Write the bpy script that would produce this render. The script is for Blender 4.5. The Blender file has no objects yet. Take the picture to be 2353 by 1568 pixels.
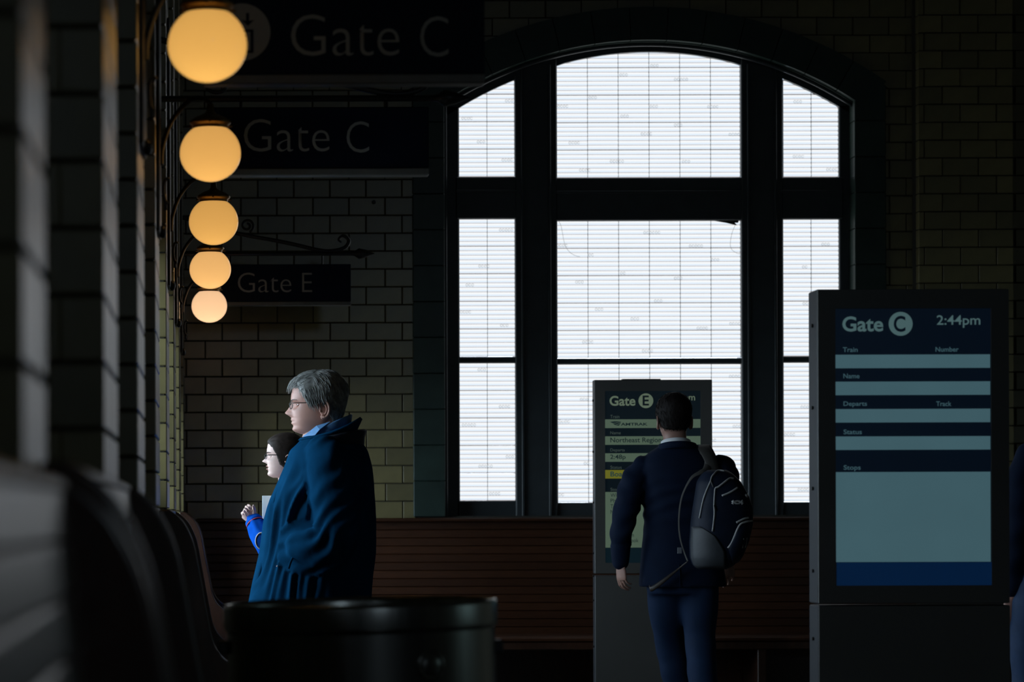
import bpy, bmesh, math, random
import numpy as np
from mathutils import Vector, Matrix, noise

random.seed(7)
np.random.seed(7)
SC = bpy.context.scene
COL = SC.collection

# ------------------------------------------------------------------ camera, world, exposure
F = 5900.0                     # focal length in pixels of the 2353 px wide frame
VX, VY = 490.0, 1190.0         # where lines running down the hall meet
CAMZ = 1.15
cam_d = bpy.data.cameras.new('camera')
cam = bpy.data.objects.new('camera', cam_d)
COL.objects.link(cam)
cam_d.sensor_width = 36.0
cam_d.lens = 36.0 * F / 2353.0
cam_d.shift_x = (2353 / 2 - VX) / 2353.0
cam_d.shift_y = (VY - 1568 / 2) / 2353.0
cam_d.clip_start = 0.05
cam_d.clip_end = 200
cam_d.dof.use_dof = True
cam_d.dof.focus_distance = 11.2
cam_d.dof.aperture_fstop = 4.6
cam.location = (0, 0, CAMZ)
cam.rotation_euler = (math.radians(90), 0, 0)
cam.rotation_euler = (Matrix.Rotation(math.radians(0.18), 4, 'Y') @ cam.rotation_euler.to_matrix().to_4x4()).to_euler()
SC.camera = cam

world = bpy.data.worlds.new('world')
SC.world = world
world.use_nodes = True
bg = world.node_tree.nodes['Background']
bg.inputs[0].default_value = (0.70, 0.84, 1.0, 1)      # overcast daylight outside the gate doors
bg.inputs[1].default_value = 9.5

SC.view_settings.view_transform = 'Standard'
SC.view_settings.look = 'None'
SC.view_settings.exposure = 0.0
SC.view_settings.gamma = 1.0
SC.view_settings.use_curve_mapping = False
SC.cycles.use_denoising = True
SC.cycles.max_bounces = 8
SC.cycles.diffuse_bounces = 4
SC.cycles.caustics_reflective = False
SC.cycles.caustics_refractive = False

WINDOW_GLOW = 1.0      # daylight leaving the prism glass of the arched window
LAMP_GLOW = 1.0

# ------------------------------------------------------------------ measuring helpers
def X(px, d): return (px - VX) * d / F
def Z(py, d): return CAMZ + (VY - py) * d / F
def PT(px, py, d): return Vector((X(px, d), d, Z(py, d)))

# ------------------------------------------------------------------ materials
def srgb(r, g, b):
    def c(v):
        v /= 255.0
        return v / 12.92 if v <= 0.04045 else ((v + 0.055) / 1.055) ** 2.4
    return (c(r), c(g), c(b))

MATS = {}
def mat(name, col, rough=0.5, metal=0.0, var=0.12, scale=6.0, bump=0.0, bscale=40.0, rand=0.0, spec=0.5,
        coat=0.0, coatr=0.12, sheen=0.0, stretch=None, emit=None, estr=0.0, dist=0.004):
    if name in MATS: return MATS[name]
    m = bpy.data.materials.new(name); m.use_nodes = True
    nt = m.node_tree; N = nt.nodes; L = nt.links
    b = N['Principled BSDF']
    b.inputs['Roughness'].default_value = rough
    b.inputs['Metallic'].default_value = metal
    b.inputs['Specular IOR Level'].default_value = spec
    b.inputs['Coat Weight'].default_value = coat
    b.inputs['Coat Roughness'].default_value = coatr
    b.inputs['Sheen Weight'].default_value = sheen
    tc = N.new('ShaderNodeTexCoord')
    src = tc.outputs['Object']
    if stretch:
        mp = N.new('ShaderNodeMapping'); mp.inputs['Scale'].default_value = stretch
        L.new(src, mp.inputs[0]); src = mp.outputs[0]
    nz = N.new('ShaderNodeTexNoise'); nz.inputs['Scale'].default_value = scale
    nz.inputs['Detail'].default_value = 6; L.new(src, nz.inputs['Vector'])
    mr = N.new('ShaderNodeMapRange')
    mr.inputs['From Min'].default_value = 0.25; mr.inputs['From Max'].default_value = 0.75
    mr.inputs['To Min'].default_value = 1 - var; mr.inputs['To Max'].default_value = 1 + var
    L.new(nz.outputs['Fac'], mr.inputs['Value'])
    val = mr.outputs[0]
    if rand:
        oi = N.new('ShaderNodeObjectInfo')
        m2 = N.new('ShaderNodeMapRange'); m2.inputs['To Min'].default_value = 1 - rand; m2.inputs['To Max'].default_value = 1 + rand
        L.new(oi.outputs['Random'], m2.inputs['Value'])
        mu = N.new('ShaderNodeMath'); mu.operation = 'MULTIPLY'
        L.new(val, mu.inputs[0]); L.new(m2.outputs[0], mu.inputs[1]); val = mu.outputs[0]
    vm = N.new('ShaderNodeVectorMath'); vm.operation = 'SCALE'
    vm.inputs[0].default_value = col[:3]
    L.new(val, vm.inputs['Scale']); L.new(vm.outputs[0], b.inputs['Base Color'])
    if bump:
        n2 = N.new('ShaderNodeTexNoise'); n2.inputs['Scale'].default_value = bscale; n2.inputs['Detail'].default_value = 4
        L.new(src, n2.inputs['Vector'])
        bp = N.new('ShaderNodeBump'); bp.inputs['Strength'].default_value = bump; bp.inputs['Distance'].default_value = dist
        L.new(n2.outputs['Fac'], bp.inputs['Height']); L.new(bp.outputs[0], b.inputs['Normal'])
    if emit:
        b.inputs['Emission Color'].default_value = (*emit, 1); b.inputs['Emission Strength'].default_value = estr
    MATS[name] = m
    return m

def emat(name, col, strength, var=0.05, scale=3.0):
    if name in MATS: return MATS[name]
    m = bpy.data.materials.new(name); m.use_nodes = True
    nt = m.node_tree; N = nt.nodes; L = nt.links
    b = N['Principled BSDF']
    b.inputs['Base Color'].default_value = (0.02, 0.02, 0.02, 1); b.inputs['Roughness'].default_value = 0.35
    nz = N.new('ShaderNodeTexNoise'); nz.inputs['Scale'].default_value = scale
    mr = N.new('ShaderNodeMapRange'); mr.inputs['To Min'].default_value = strength * (1 - var); mr.inputs['To Max'].default_value = strength * (1 + var)
    tc = N.new('ShaderNodeTexCoord'); L.new(tc.outputs['Object'], nz.inputs['Vector'])
    L.new(nz.outputs['Fac'], mr.inputs['Value']); L.new(mr.outputs[0], b.inputs['Emission Strength'])
    b.inputs['Emission Color'].default_value = (*col, 1)
    MATS[name] = m
    return m

M_BRICK = mat('glazed_brick', (0.215, 0.178, 0.068), 0.32, var=0.16, scale=14, bump=0.15, bscale=30, rand=0.22, spec=1.0, coat=0.9, coatr=0.33)
M_MORTAR = mat('dark_mortar', (0.06, 0.055, 0.045), 0.9, var=0.2, scale=30)
M_GREEN = mat('green_glazed_surround', (0.035, 0.060, 0.050), 0.35, var=0.2, scale=8, bump=0.15, rand=0.15)
M_FRAME = mat('dark_window_paint', (0.045, 0.055, 0.060), 0.42, var=0.15, scale=10, bump=0.1)
M_WOOD = mat('varnished_bench_wood', (0.060, 0.021, 0.008), 0.42, var=0.35, scale=5, stretch=(2, 30, 30), bump=0.12, bscale=8, rand=0.2)
M_WOODL = mat('varnished_bench_wood_side', (0.115, 0.050, 0.026), 0.34, var=0.35, scale=5, stretch=(30, 2, 30), bump=0.06, bscale=8, rand=0.15, coat=1.0, coatr=0.34, spec=0.8)
M_WOODD = mat('dark_bench_end_wood', (0.06, 0.024, 0.012), 0.38, var=0.3, scale=6, stretch=(6, 30, 2), bump=0.06, coat=0.7, coatr=0.25)
M_IRON = mat('black_iron', (0.022, 0.021, 0.020), 0.38, var=0.2, scale=20, bump=0.2, bscale=60)
M_BRASS = mat('aged_brass', (0.33, 0.20, 0.07), 0.35, metal=0.9, var=0.25, scale=30)
M_FLOOR = mat('terrazzo_floor', (0.13, 0.115, 0.095), 0.25, var=0.2, scale=60)
M_CEIL = mat('plaster_ceiling', (0.22, 0.21, 0.18), 0.9, var=0.1)
M_PLAST = mat('plaster_wall', (0.20, 0.185, 0.14), 0.85, var=0.1)
M_NAVY = mat('sign_navy', (0.005, 0.012, 0.032), 0.5, var=0.1, spec=0.15)
M_LETTER = mat('sign_letter_grey', (0.46, 0.46, 0.42), 0.5, var=0.05)
M_ALU = mat('sign_aluminium', (0.20, 0.20, 0.19), 0.5, metal=0.1, var=0.1, scale=20)
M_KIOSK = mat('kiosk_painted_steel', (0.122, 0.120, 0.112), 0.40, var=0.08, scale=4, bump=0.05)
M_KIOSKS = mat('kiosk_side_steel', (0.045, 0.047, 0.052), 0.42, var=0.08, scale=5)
M_BOLT = mat('dark_bolt', (0.02, 0.02, 0.02), 0.4)
M_CAN = mat('stainless_can', (0.36, 0.36, 0.34), 0.27, metal=1.0, var=0.25, scale=5, stretch=(6, 6, 0.35), bump=0.12, bscale=20, dist=0.002)
M_SKIN = mat('skin', (0.53, 0.285, 0.225), 0.48, var=0.10, scale=18, bump=0.12, bscale=140, dist=0.0015)
M_SKINP = mat('skin_pale', (0.76, 0.52, 0.45), 0.45, var=0.07, scale=18, bump=0.08, bscale=140, dist=0.001)
M_HAIRG = mat('grey_hair', (0.27, 0.275, 0.26), 0.45, var=0.45, scale=60, rand=0)
M_HAIRB = mat('dark_brown_hair', (0.030, 0.021, 0.017), 0.62, var=0.4, scale=60, spec=0.2)
M_HAIRK = mat('near_black_hair', (0.012, 0.009, 0.008), 0.65, var=0.4, scale=60, spec=0.15)
M_COAT = mat('navy_coat_cloth', (0.0036, 0.037, 0.088), 0.75, var=0.18, scale=9, bump=0.35, bscale=220, spec=0.0, dist=0.002)
M_COATL = mat('coat_lining', (0.008, 0.016, 0.030), 0.75, var=0.15)
M_DENIM = mat('blue_denim_shirt', (0.085, 0.235, 0.46), 0.75, var=0.15, scale=40, bump=0.3, bscale=300, dist=0.001)
M_BLUE = mat('royal_blue_fleece', (0.006, 0.085, 0.47), 0.85, var=0.15, scale=25, bump=0.3, bscale=200, spec=0.0, dist=0.002)
M_RED = mat('red_piping', (0.40, 0.05, 0.09), 0.7)
M_WHITE = mat('white_cloth', (0.74, 0.74, 0.76), 0.7, var=0.04)
M_PAPER = mat('white_paper', (0.78, 0.88, 0.86), 0.6, var=0.03)
M_SUIT = mat('navy_suit_wool', (0.004, 0.010, 0.028), 0.85, var=0.15, scale=12, bump=0.3, bscale=260, spec=0.15, dist=0.001)
M_TROU = mat('blue_suit_trousers', (0.010, 0.024, 0.060), 0.78, var=0.15, scale=12, bump=0.3, bscale=260, spec=0.15, dist=0.001)
M_BLACKT = mat('black_trousers', (0.012, 0.012, 0.014), 0.8)
M_SHOE = mat('black_leather', (0.012, 0.011, 0.010), 0.3)
M_PACK = mat('navy_pack_nylon', (0.005, 0.010, 0.024), 0.6, spec=0.2, var=0.15, scale=20, bump=0.35, bscale=120, dist=0.002)
M_PACKG = mat('grey_pack_nylon', (0.032, 0.037, 0.043), 0.6, var=0.2, scale=14, bump=0.3, bscale=60, dist=0.003)
M_ZIP = mat('pale_zip', (0.45, 0.45, 0.45), 0.5)
M_STRAP = mat('strap_webbing', (0.045, 0.042, 0.038), 0.7)
M_LEATHER = mat('brown_strap', (0.022, 0.013, 0.008), 0.5)
M_GLASSF = mat('spectacle_frame', (0.02, 0.018, 0.016), 0.3)
M_GREYJ = mat('grey_blue_jacket', (0.06, 0.075, 0.10), 0.75, var=0.15, scale=12, bump=0.3, bscale=200)
M_JEAN = mat('blue_jeans', (0.02, 0.05, 0.12), 0.8, var=0.2, scale=20)
M_EYE = mat('eye_white', (0.6, 0.58, 0.55), 0.2)
M_IRIS = mat('eye_iris', (0.03, 0.03, 0.035), 0.15)
M_LIP = mat('lips', (0.50, 0.24, 0.22), 0.4)

def lens_mat():
    m = bpy.data.materials.new('spectacle_lens'); m.use_nodes = True
    nt = m.node_tree; N = nt.nodes; L = nt.links
    N.remove(N['Principled BSDF'])
    t = N.new('ShaderNodeBsdfTransparent'); g = N.new('ShaderNodeBsdfGlossy'); g.inputs['Roughness'].default_value = 0.05
    f = N.new('ShaderNodeFresnel'); f.inputs[0].default_value = 1.5
    mx = N.new('ShaderNodeMixShader')
    L.new(f.outputs[0], mx.inputs[0]); L.new(t.outputs[0], mx.inputs[1]); L.new(g.outputs[0], mx.inputs[2])
    L.new(mx.outputs[0], N['Material Output'].inputs[0])
    return m
M_LENS = lens_mat()

def globe_mat(name, col, glow):
    m = bpy.data.materials.new(name); m.use_nodes = True
    nt = m.node_tree; N = nt.nodes; L = nt.links
    N.remove(N['Principled BSDF'])
    tr = N.new('ShaderNodeBsdfTranslucent'); tr.inputs[0].default_value = (*col, 1)
    gl = N.new('ShaderNodeBsdfGlossy'); gl.inputs['Roughness'].default_value = 0.12
    fr = N.new('ShaderNodeFresnel'); fr.inputs[0].default_value = 1.45
    mx = N.new('ShaderNodeMixShader')
    em = N.new('ShaderNodeEmission'); em.inputs[0].default_value = (*col, 1); em.inputs[1].default_value = glow
    ad = N.new('ShaderNodeAddShader')
    L.new(fr.outputs[0], mx.inputs[0]); L.new(tr.outputs[0], mx.inputs[1]); L.new(gl.outputs[0], mx.inputs[2])
    L.new(mx.outputs[0], ad.inputs[0]); L.new(em.outputs[0], ad.inputs[1])
    L.new(ad.outputs[0], N['Material Output'].inputs[0])
    return m

# ------------------------------------------------------------------ mesh helpers
class MB:
    def __init__(s): s.v = []; s.f = []; s.m = []
    def add(s, v, f, mi=0):
        o = len(s.v); s.v += [tuple(p) for p in v]
        for q in f: s.f.append(tuple(i + o for i in q)); s.m.append(mi)
        return s
    def box(s, x0, x1, y0, y1, z0, z1, mi=0):
        x0, x1 = min(x0, x1), max(x0, x1); y0, y1 = min(y0, y1), max(y0, y1); z0, z1 = min(z0, z1), max(z0, z1)
        v = [(x, y, z) for z in (z0, z1) for y in (y0, y1) for x in (x0, x1)]
        f = [(0, 2, 3, 1), (4, 5, 7, 6), (0, 1, 5, 4), (2, 6, 7, 3), (0, 4, 6, 2), (1, 3, 7, 5)]
        return s.add(v, f, mi)
    def cbox(s, x0, x1, y0, y1, z0, z1, c=0.003, mi=0):
        """box with chamfered edges (44 triangles)"""
        x0, x1 = min(x0, x1), max(x0, x1); y0, y1 = min(y0, y1), max(y0, y1); z0, z1 = min(z0, z1), max(z0, z1)
        c = min(c, 0.3 * (x1 - x0), 0.3 * (y1 - y0), 0.3 * (z1 - z0))
        B = ((x0, x1), (y0, y1), (z0, z1)); idx = {}; v = []
        for i in (0, 1):
            for j in (0, 1):
                for k in (0, 1):
                    p = [B[0][i], B[1][j], B[2][k]]; sg = [1 - 2 * i, 1 - 2 * j, 1 - 2 * k]
                    for a in range(3):
                        q = [p[t] + (0 if t == a else c * sg[t]) for t in range(3)]
                        idx[(i, j, k, a)] = len(v); v.append(q)
        f = []
        def W(i, j, k, a): return idx[(i, j, k, a)]
        for sd in (0, 1):
            q = [W(sd, 0, 0, 0), W(sd, 1, 0, 0), W(sd, 1, 1, 0), W(sd, 0, 1, 0)]; f.append(q if sd else q[::-1])
            q = [W(0, sd, 0, 1), W(1, sd, 0, 1), W(1, sd, 1, 1), W(0, sd, 1, 1)]; f.append(q[::-1] if sd else q)
            q = [W(0, 0, sd, 2), W(1, 0, sd, 2), W(1, 1, sd, 2), W(0, 1, sd, 2)]; f.append(q if sd else q[::-1])
        for a in (0, 1):
            for b in (0, 1):
                f.append([W(a, b, 0, 0), W(a, b, 0, 1), W(a, b, 1, 1), W(a, b, 1, 0)])
                f.append([W(a, 0, b, 0), W(a, 0, b, 2), W(a, 1, b, 2), W(a, 1, b, 0)])
                f.append([W(0, a, b, 1), W(0, a, b, 2), W(1, a, b, 2), W(1, a, b, 1)])
        for i in (0, 1):
            for j in (0, 1):
                for k in (0, 1): f.append([W(i, j, k, 0), W(i, j, k, 1), W(i, j, k, 2)])
        return s.add(v, f, mi)
    def prism(s, poly, axis, a0, a1, mi=0):
        """poly in the two other axes (x,z for 'Y'; y,z for 'X'; x,y for 'Z')"""
        def p3(p, a):
            return (p[0], a, p[1]) if axis == 'Y' else (a, p[0], p[1]) if axis == 'X' else (p[0], p[1], a)
        n = len(poly)
        v = [p3(p, a0) for p in poly] + [p3(p, a1) for p in poly]
        f = [tuple(range(n)), tuple(range(2 * n - 1, n - 1, -1))]
        f += [(i, i + n, (i + 1) % n + n, (i + 1) % n) for i in range(n)]
        return s.add(v, f, mi)
    def loft(s, rings, cap=True, mi=0, closed=True):
        n = len(rings[0]); v = [p for r in rings for p in r]; f = []
        for a in range(len(rings) - 1):
            for i in range(n if closed else n - 1):
                j = (i + 1) % n
                f.append((a * n + i, a * n + j, (a + 1) * n + j, (a + 1) * n + i))
        if cap and closed:
            f.append(tuple(range(n - 1, -1, -1))); f.append(tuple(range((len(rings) - 1) * n, len(rings) * n)))
        return s.add(v, f, mi)
    def tube(s, path, rad, n=10, mi=0, flat=1.0, up=None, cap=True):
        pts = [Vector(p) for p in path]
        if not hasattr(rad, '__len__'): rad = [rad] * len(pts)
        rings = []; prev = None
        for i, p in enumerate(pts):
            t = (pts[min(i + 1, len(pts) - 1)] - pts[max(i - 1, 0)]).normalized()
            if prev is None:
                u = Vector(up) if up else (Vector((0, 0, 1)) if abs(t.z) < 0.9 else Vector((1, 0, 0)))
            else: u = prev
            u = (u - t * u.dot(t)).normalized(); w = t.cross(u); prev = u
            r = rad[i]
            ra, rb = (r if hasattr(r, '__len__') else (r, r * flat))
            rings.append([p + u * (math.cos(2 * math.pi * k / n) * ra) + w * (math.sin(2 * math.pi * k / n) * rb) for k in range(n)])
        return s.loft(rings, cap, mi)
    def lathe(s, prof, n=32, c=(0, 0, 0), mi=0, cap=False):
        rings = [[(c[0] + r * math.cos(2 * math.pi * k / n), c[1] + r * math.sin(2 * math.pi * k / n), c[2] + z) for k in range(n)] for r, z in prof]
        return s.loft(rings, cap, mi)
    def ellipsoid(s, c, r, n=16, m=10, mi=0, rot=None):
        rings = []
        for a in range(1, m):
            th = math.pi * a / m
            rg = []
            for k in range(n):
                ph = 2 * math.pi * k / n
                p = Vector((r[0] * math.sin(th) * math.cos(ph), r[1] * math.sin(th) * math.sin(ph), -r[2] * math.cos(th)))
                if rot: p = rot @ p
                rg.append(Vector(c) + p)
            rings.append(rg)
        return s.loft(rings, True, mi)
    def xf(s, M):
        s.v = [tuple(M @ Vector(p)) for p in s.v]; return s
    def join(s, o):
        off = len(s.v); s.v += o.v; s.f += [tuple(i + off for i in q) for q in o.f]; s.m += o.m; return s
    def mesh(s, name, mats, smooth=False):
        me = bpy.data.meshes.new(name)
        me.from_pydata([tuple(p) for p in s.v], [], s.f)
        for m in (mats if isinstance(mats, (list, tuple)) else [mats]): me.materials.append(m)
        if any(s.m): me.polygons.foreach_set('material_index', s.m)
        bm = bmesh.new(); bm.from_mesh(me); bmesh.ops.recalc_face_normals(bm, faces=bm.faces); bm.to_mesh(me); bm.free()
        if smooth: me.polygons.foreach_set('use_smooth', [True] * len(me.polygons))
        me.update(); return me
    def build(s, name, mats, parent=None, smooth=False):
        return link(name, s.mesh(name, mats, smooth), parent)

def link(name, me, parent=None):
    o = bpy.data.objects.new(name, me); COL.objects.link(o)
    if parent is not None:
        o.parent = parent
        o.matrix_parent_inverse = PW[parent.name].inverted() if parent.name in PW else Matrix.Identity(4)
    return o
PW = {}     # world matrices of the parents (parts are modelled in world space unless noted)

def tag(o, label=None, cat=None, group=None, kind=None):
    if label: o['label'] = label
    if cat: o['category'] = cat
    if group: o['group'] = group
    if kind: o['kind'] = kind
    return o
def thing(name, label, cat, loc=(0, 0, 0), group=None, kind=None):
    o = bpy.data.objects.new(name, None); COL.objects.link(o)
    o.empty_display_size = 0.1; o.location = loc
    PW[o.name] = Matrix.Translation(loc)
    return tag(o, label, cat, group, kind)
def structure(o, label, cat=None):
    return tag(o, label, cat or 'structure', None, 'structure')

def remeshed(mb, voxel, smooth_it=4, mats=None, name='tmp', smooth_f=0.5):
    me = mb.mesh(name, mats or [])
    ob = bpy.data.objects.new('tmp_remesh', me); COL.objects.link(ob)
    r = ob.modifiers.new('r', 'REMESH'); r.mode = 'VOXEL'; r.voxel_size = voxel; r.adaptivity = 0
    if smooth_it:
        sm = ob.modifiers.new('s', 'SMOOTH'); sm.iterations = smooth_it; sm.factor = smooth_f
    dg = bpy.context.evaluated_depsgraph_get(); dg.update()
    out = bpy.data.meshes.new_from_object(ob.evaluated_get(dg))
    bpy.data.objects.remove(ob); bpy.data.meshes.remove(me)
    out.name = name
    out.materials.clear()
    for m in (mats or []): out.materials.append(m)
    out.polygons.foreach_set('use_smooth', [True] * len(out.polygons))
    return out
def mesh_to_mb(me, mi=0):
    mb = MB(); mb.v = [tuple(v.co) for v in me.vertices]; mb.f = [tuple(p.vertices) for p in me.polygons]; mb.m = [mi] * len(mb.f); return mb

def spline(pts, n=8):
    P = [Vector(p) for p in pts]; P = [P[0] * 2 - P[1]] + P + [P[-1] * 2 - P[-2]]; out = []
    for i in range(1, len(P) - 2):
        for k in range(n):
            t = k / n; a, b, c, d = P[i - 1], P[i], P[i + 1], P[i + 2]
            out.append(0.5 * ((2 * b) + (c - a) * t + (2 * a - 5 * b + 4 * c - d) * t * t + (3 * b - a - 3 * c + d) * t ** 3))
    out.append(P[-2]); return out
def lin(vals, n):
    xs = np.linspace(0, 1, len(vals)); return [float(v) for v in np.interp(np.linspace(0, 1, n), xs, vals)]

# lettering: fits a word into a pixel box of a plane at depth d (faces the camera side)
def lettering(body, box, d, material, parent, bold=0.0, name='lettering', align_h=True, thick=0.0008, keep=False):
    cu = bpy.data.curves.new('txt', 'FONT'); cu.body = body; cu.size = 1.0; cu.offset = bold; cu.resolution_u = 4
    ob = bpy.data.objects.new('txt', cu); COL.objects.link(ob)
    dg = bpy.context.evaluated_depsgraph_get(); dg.update()
    me = bpy.data.meshes.new_from_object(ob.evaluated_get(dg))
    bpy.data.objects.remove(ob); bpy.data.curves.remove(cu)
    co = np.array([v.co[:] for v in me.vertices])
    x0, x1, y0, y1 = box
    mn, mx = co.min(0), co.max(0)
    sx = (X(x1, d) - X(x0, d)) / (mx[0] - mn[0]); sz = (Z(y0, d) - Z(y1, d)) / (mx[1] - mn[1])
    if keep: sx = sz
    for v in me.vertices:
        c = v.co.copy()
        v.co = Vector((X(x0, d) + (c.x - mn[0]) * sx, d, Z(y1, d) + (c.y - mn[1]) * sz))
    me.materials.clear(); me.materials.append(material); me.name = name
    bm = bmesh.new(); bm.from_mesh(me)
    bmesh.ops.recalc_face_normals(bm, faces=bm.faces)
    bm.to_mesh(me); bm.free()
    o = link(name, me, parent)
    return o

def disc(px, py, rpx, d, material, parent, name, n=40):
    mb = MB(); c = PT(px, py, d); r = rpx * d / F
    mb.add([(c.x + r * math.cos(2 * math.pi * k / n), d, c.z + r * math.sin(2 * math.pi * k / n)) for k in range(n)], [tuple(range(n))])
    return mb.build(name, material, parent)

# ================================================================== THE SETTING
DW = 15.10                       # distance of the far wall's brick face
CH, CW = 41.1 * DW / F, 82.8 * DW / F      # brick course height and pitch
WCX, WCY = 1494.5, 962.5         # centre of the window arch (pixels on the far wall)
ZTOP = 6.2
XR = 7.0
YB = -5.0

fl = MB().box(-0.50, XR, YB, 16.5, -0.1, 0.0).build('floor', M_FLOOR); structure(fl, 'dark polished terrazzo floor of the waiting hall', 'floor')
ce = MB().box(-0.9, XR, YB, 16.5, ZTOP, ZTOP + 0.1).build('ceiling', M_CEIL); structure(ce, 'plain plaster ceiling high above the hall', 'ceiling')
wr = MB().box(XR, XR + 0.15, YB, 16.5, 0, ZTOP).build('wall_right', M_PLAST); structure(wr, 'plain right-hand side wall of the hall', 'wall')
BX0, BX1, BZ0, BZ1 = 2.5, 3.4, 3.0, 3.75      # opening of the unseen window added behind the camera for ambient light
wbm = MB()
wbm.box(-0.9, BX0, YB - 0.15, YB, 0, ZTOP); wbm.box(BX1, XR, YB - 0.15, YB, 0, ZTOP)
wbm.box(BX0, BX1, YB - 0.15, YB, 0, BZ0); wbm.box(BX0, BX1, YB - 0.15, YB, BZ1, ZTOP)
wb = wbm.build('wall_back', M_PLAST); structure(wb, 'plain wall behind the camera', 'wall')

def arch_z(x, rpx, d=DW):
    """height of the concentric arch of radius rpx at world x on plane d, None outside"""
    dx = x - X(WCX, d); r = rpx * d / F
    return Z(WCY, d) + math.sqrt(max(0.0, r * r - dx * dx)) if abs(dx) < r else None

# --- far wall: mortar body with the arched opening, bricks proud of it
JL, JR = X(1013, DW), X(1978, DW)          # opening sides in the mortar body
wf = MB()
yb0, yb1 = DW + 0.010, DW + 0.45
wf.box(-0.9, JL, yb0, yb1, 0, ZTOP)
wf.box(JR, XR, yb0, yb1, 0, ZTOP)
wf.box(JL, JR, yb0, yb1, 0, Z(1188, DW))
N = 28
for i in range(N):
    xa = JL + (JR - JL) * i / N; xb = JL + (JR - JL) * (i + 1) / N
    za, zb = arch_z(xa, 880), arch_z(xb, 880)
    wf.prism([(xa, za), (xb, zb), (xb, ZTOP), (xa, ZTOP)], 'Y', yb0, yb1)
wall_far = wf.build('wall_far', M_MORTAR); structure(wall_far, 'olive glazed brick end wall with the large arched window', 'wall')

brick_cache = {}
def brick_mesh(w, dep, h):
    k = (round(w, 4), round(dep, 4), round(h, 4))
    if k not in brick_cache:
        brick_cache[k] = MB().cbox(-k[0] / 2, k[0] / 2, -k[1] / 2, k[1] / 2, -k[2] / 2, k[2] / 2, 0.003).mesh('brick', M_BRICK)
    return brick_cache[k]
J = 0.0055                       # joint width
def put_brick(parent, x0, x1, y0, y1, z0, z1):
    w, dep, h = x1 - x0 - J, y1 - y0, z1 - z0 - J
    o = bpy.data.objects.new('brick', brick_mesh(w, dep, h)); COL.objects.link(o)
    o.location = ((x0 + x1) / 2, (y0 + y1) / 2, (z0 + z1) / 2); o.parent = parent
    return o

far_list = []; far_rest = MB()
ZR0 = Z(866, DW)                 # a known bed joint
row = -13
while True:
    z0 = ZR0 + row * CH; z1 = z0 + CH
    if z0 > 5.0: break
    if z1 > Z(1200, DW):
        off = 0 if (row % 2) == 0 else 0.5
        # row just below y=866 (row -1) has joints at 555.6 + 82.8 k
        xj = X(555.6 if row % 2 else 594.6 + 0.0, DW)
        k = -4
        while True:
            xa = xj + k * CW; xb = xa + CW; k += 1
            if xa > X(2120, DW): break
            xa = max(xa, X(395, DW)); xb = min(xb, X(2118, DW))
            if xb - xa < 0.02: continue
            xc = (xa + xb) / 2; zc = (z0 + z1) / 2
            lo, hi = X(956, DW), X(2033, DW)
            if zc < Z(200, DW):
                if xa >= lo - 0.005 and xb <= hi + 0.005: continue
                if xa < lo < xb: xb = lo
                if xa < hi < xb: xa = hi
                if xb - xa < 0.02: continue
            else:
                rr = 938 * DW / F; cz = Z(WCY, DW); cx = X(WCX, DW)
                dl = [math.hypot(x - cx, z - cz) for x in (xa, xb) for z in (z0, z1)]
                if max(dl) < rr: continue
                if min(dl) < rr - 0.03:
                    n = 6; xs = [xa + J / 2 + (xb - xa - J) * i / n for i in range(n + 1)]
                    bot = []
                    for x in xs:
                        az = arch_z(x, 934)
                        bot.append(max(z0 + J / 2, az) if az else z0 + J / 2)
                    t = z1 - J / 2
                    keep = [(x, b) for x, b in zip(xs, bot) if b < t - 0.004]
                    if len(keep) < 2: continue
                    poly = keep + [(keep[-1][0], t), (keep[0][0], t)]
                    far_list.append(('poly', poly, xc, zc)); continue
            far_list.append(('box', (xa, xb, z0, z1), xc, zc))
    row += 1
def far_visible(xc, zc):
    px = VX + xc * F / DW; py = VY - (zc - CAMZ) * F / DW
    if px < 415 or py < -5 or py > 1195: return False
    if px > 1870 and py > 680: return False                     # behind the near kiosk
    if py < 175 and 500 < px < 1100: return False               # behind the nearest gate sign
    if 250 < py < 385 and 500 < px < 975: return False          # behind the second gate sign
    if 610 < py < 690 and 540 < px < 800: return False
    if 880 < py and 690 < px < 780: return False                # behind the man
    return True
cnt = 0
for kind, g, xc, zc in far_list:
    if far_visible(xc, zc) and cnt < 300:
        cnt += 1
        if kind == 'box': put_brick(wall_far, g[0], g[1], DW, DW + 0.05, g[2], g[3])
        else:
            mb = MB(); mb.prism(g, 'Y', DW, DW + 0.05); mb.build('brick', M_BRICK, wall_far)
    else:
        if kind == 'box': far_rest.cbox(g[0] + J / 2, g[1] - J / 2, DW, DW + 0.05, g[2] + J / 2, g[3] - J / 2)
        else: far_rest.prism(g, 'Y', DW, DW + 0.05)
if far_rest.v: tag(far_rest.build('brickwork', M_BRICK, wall_far), kind='stuff')

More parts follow.
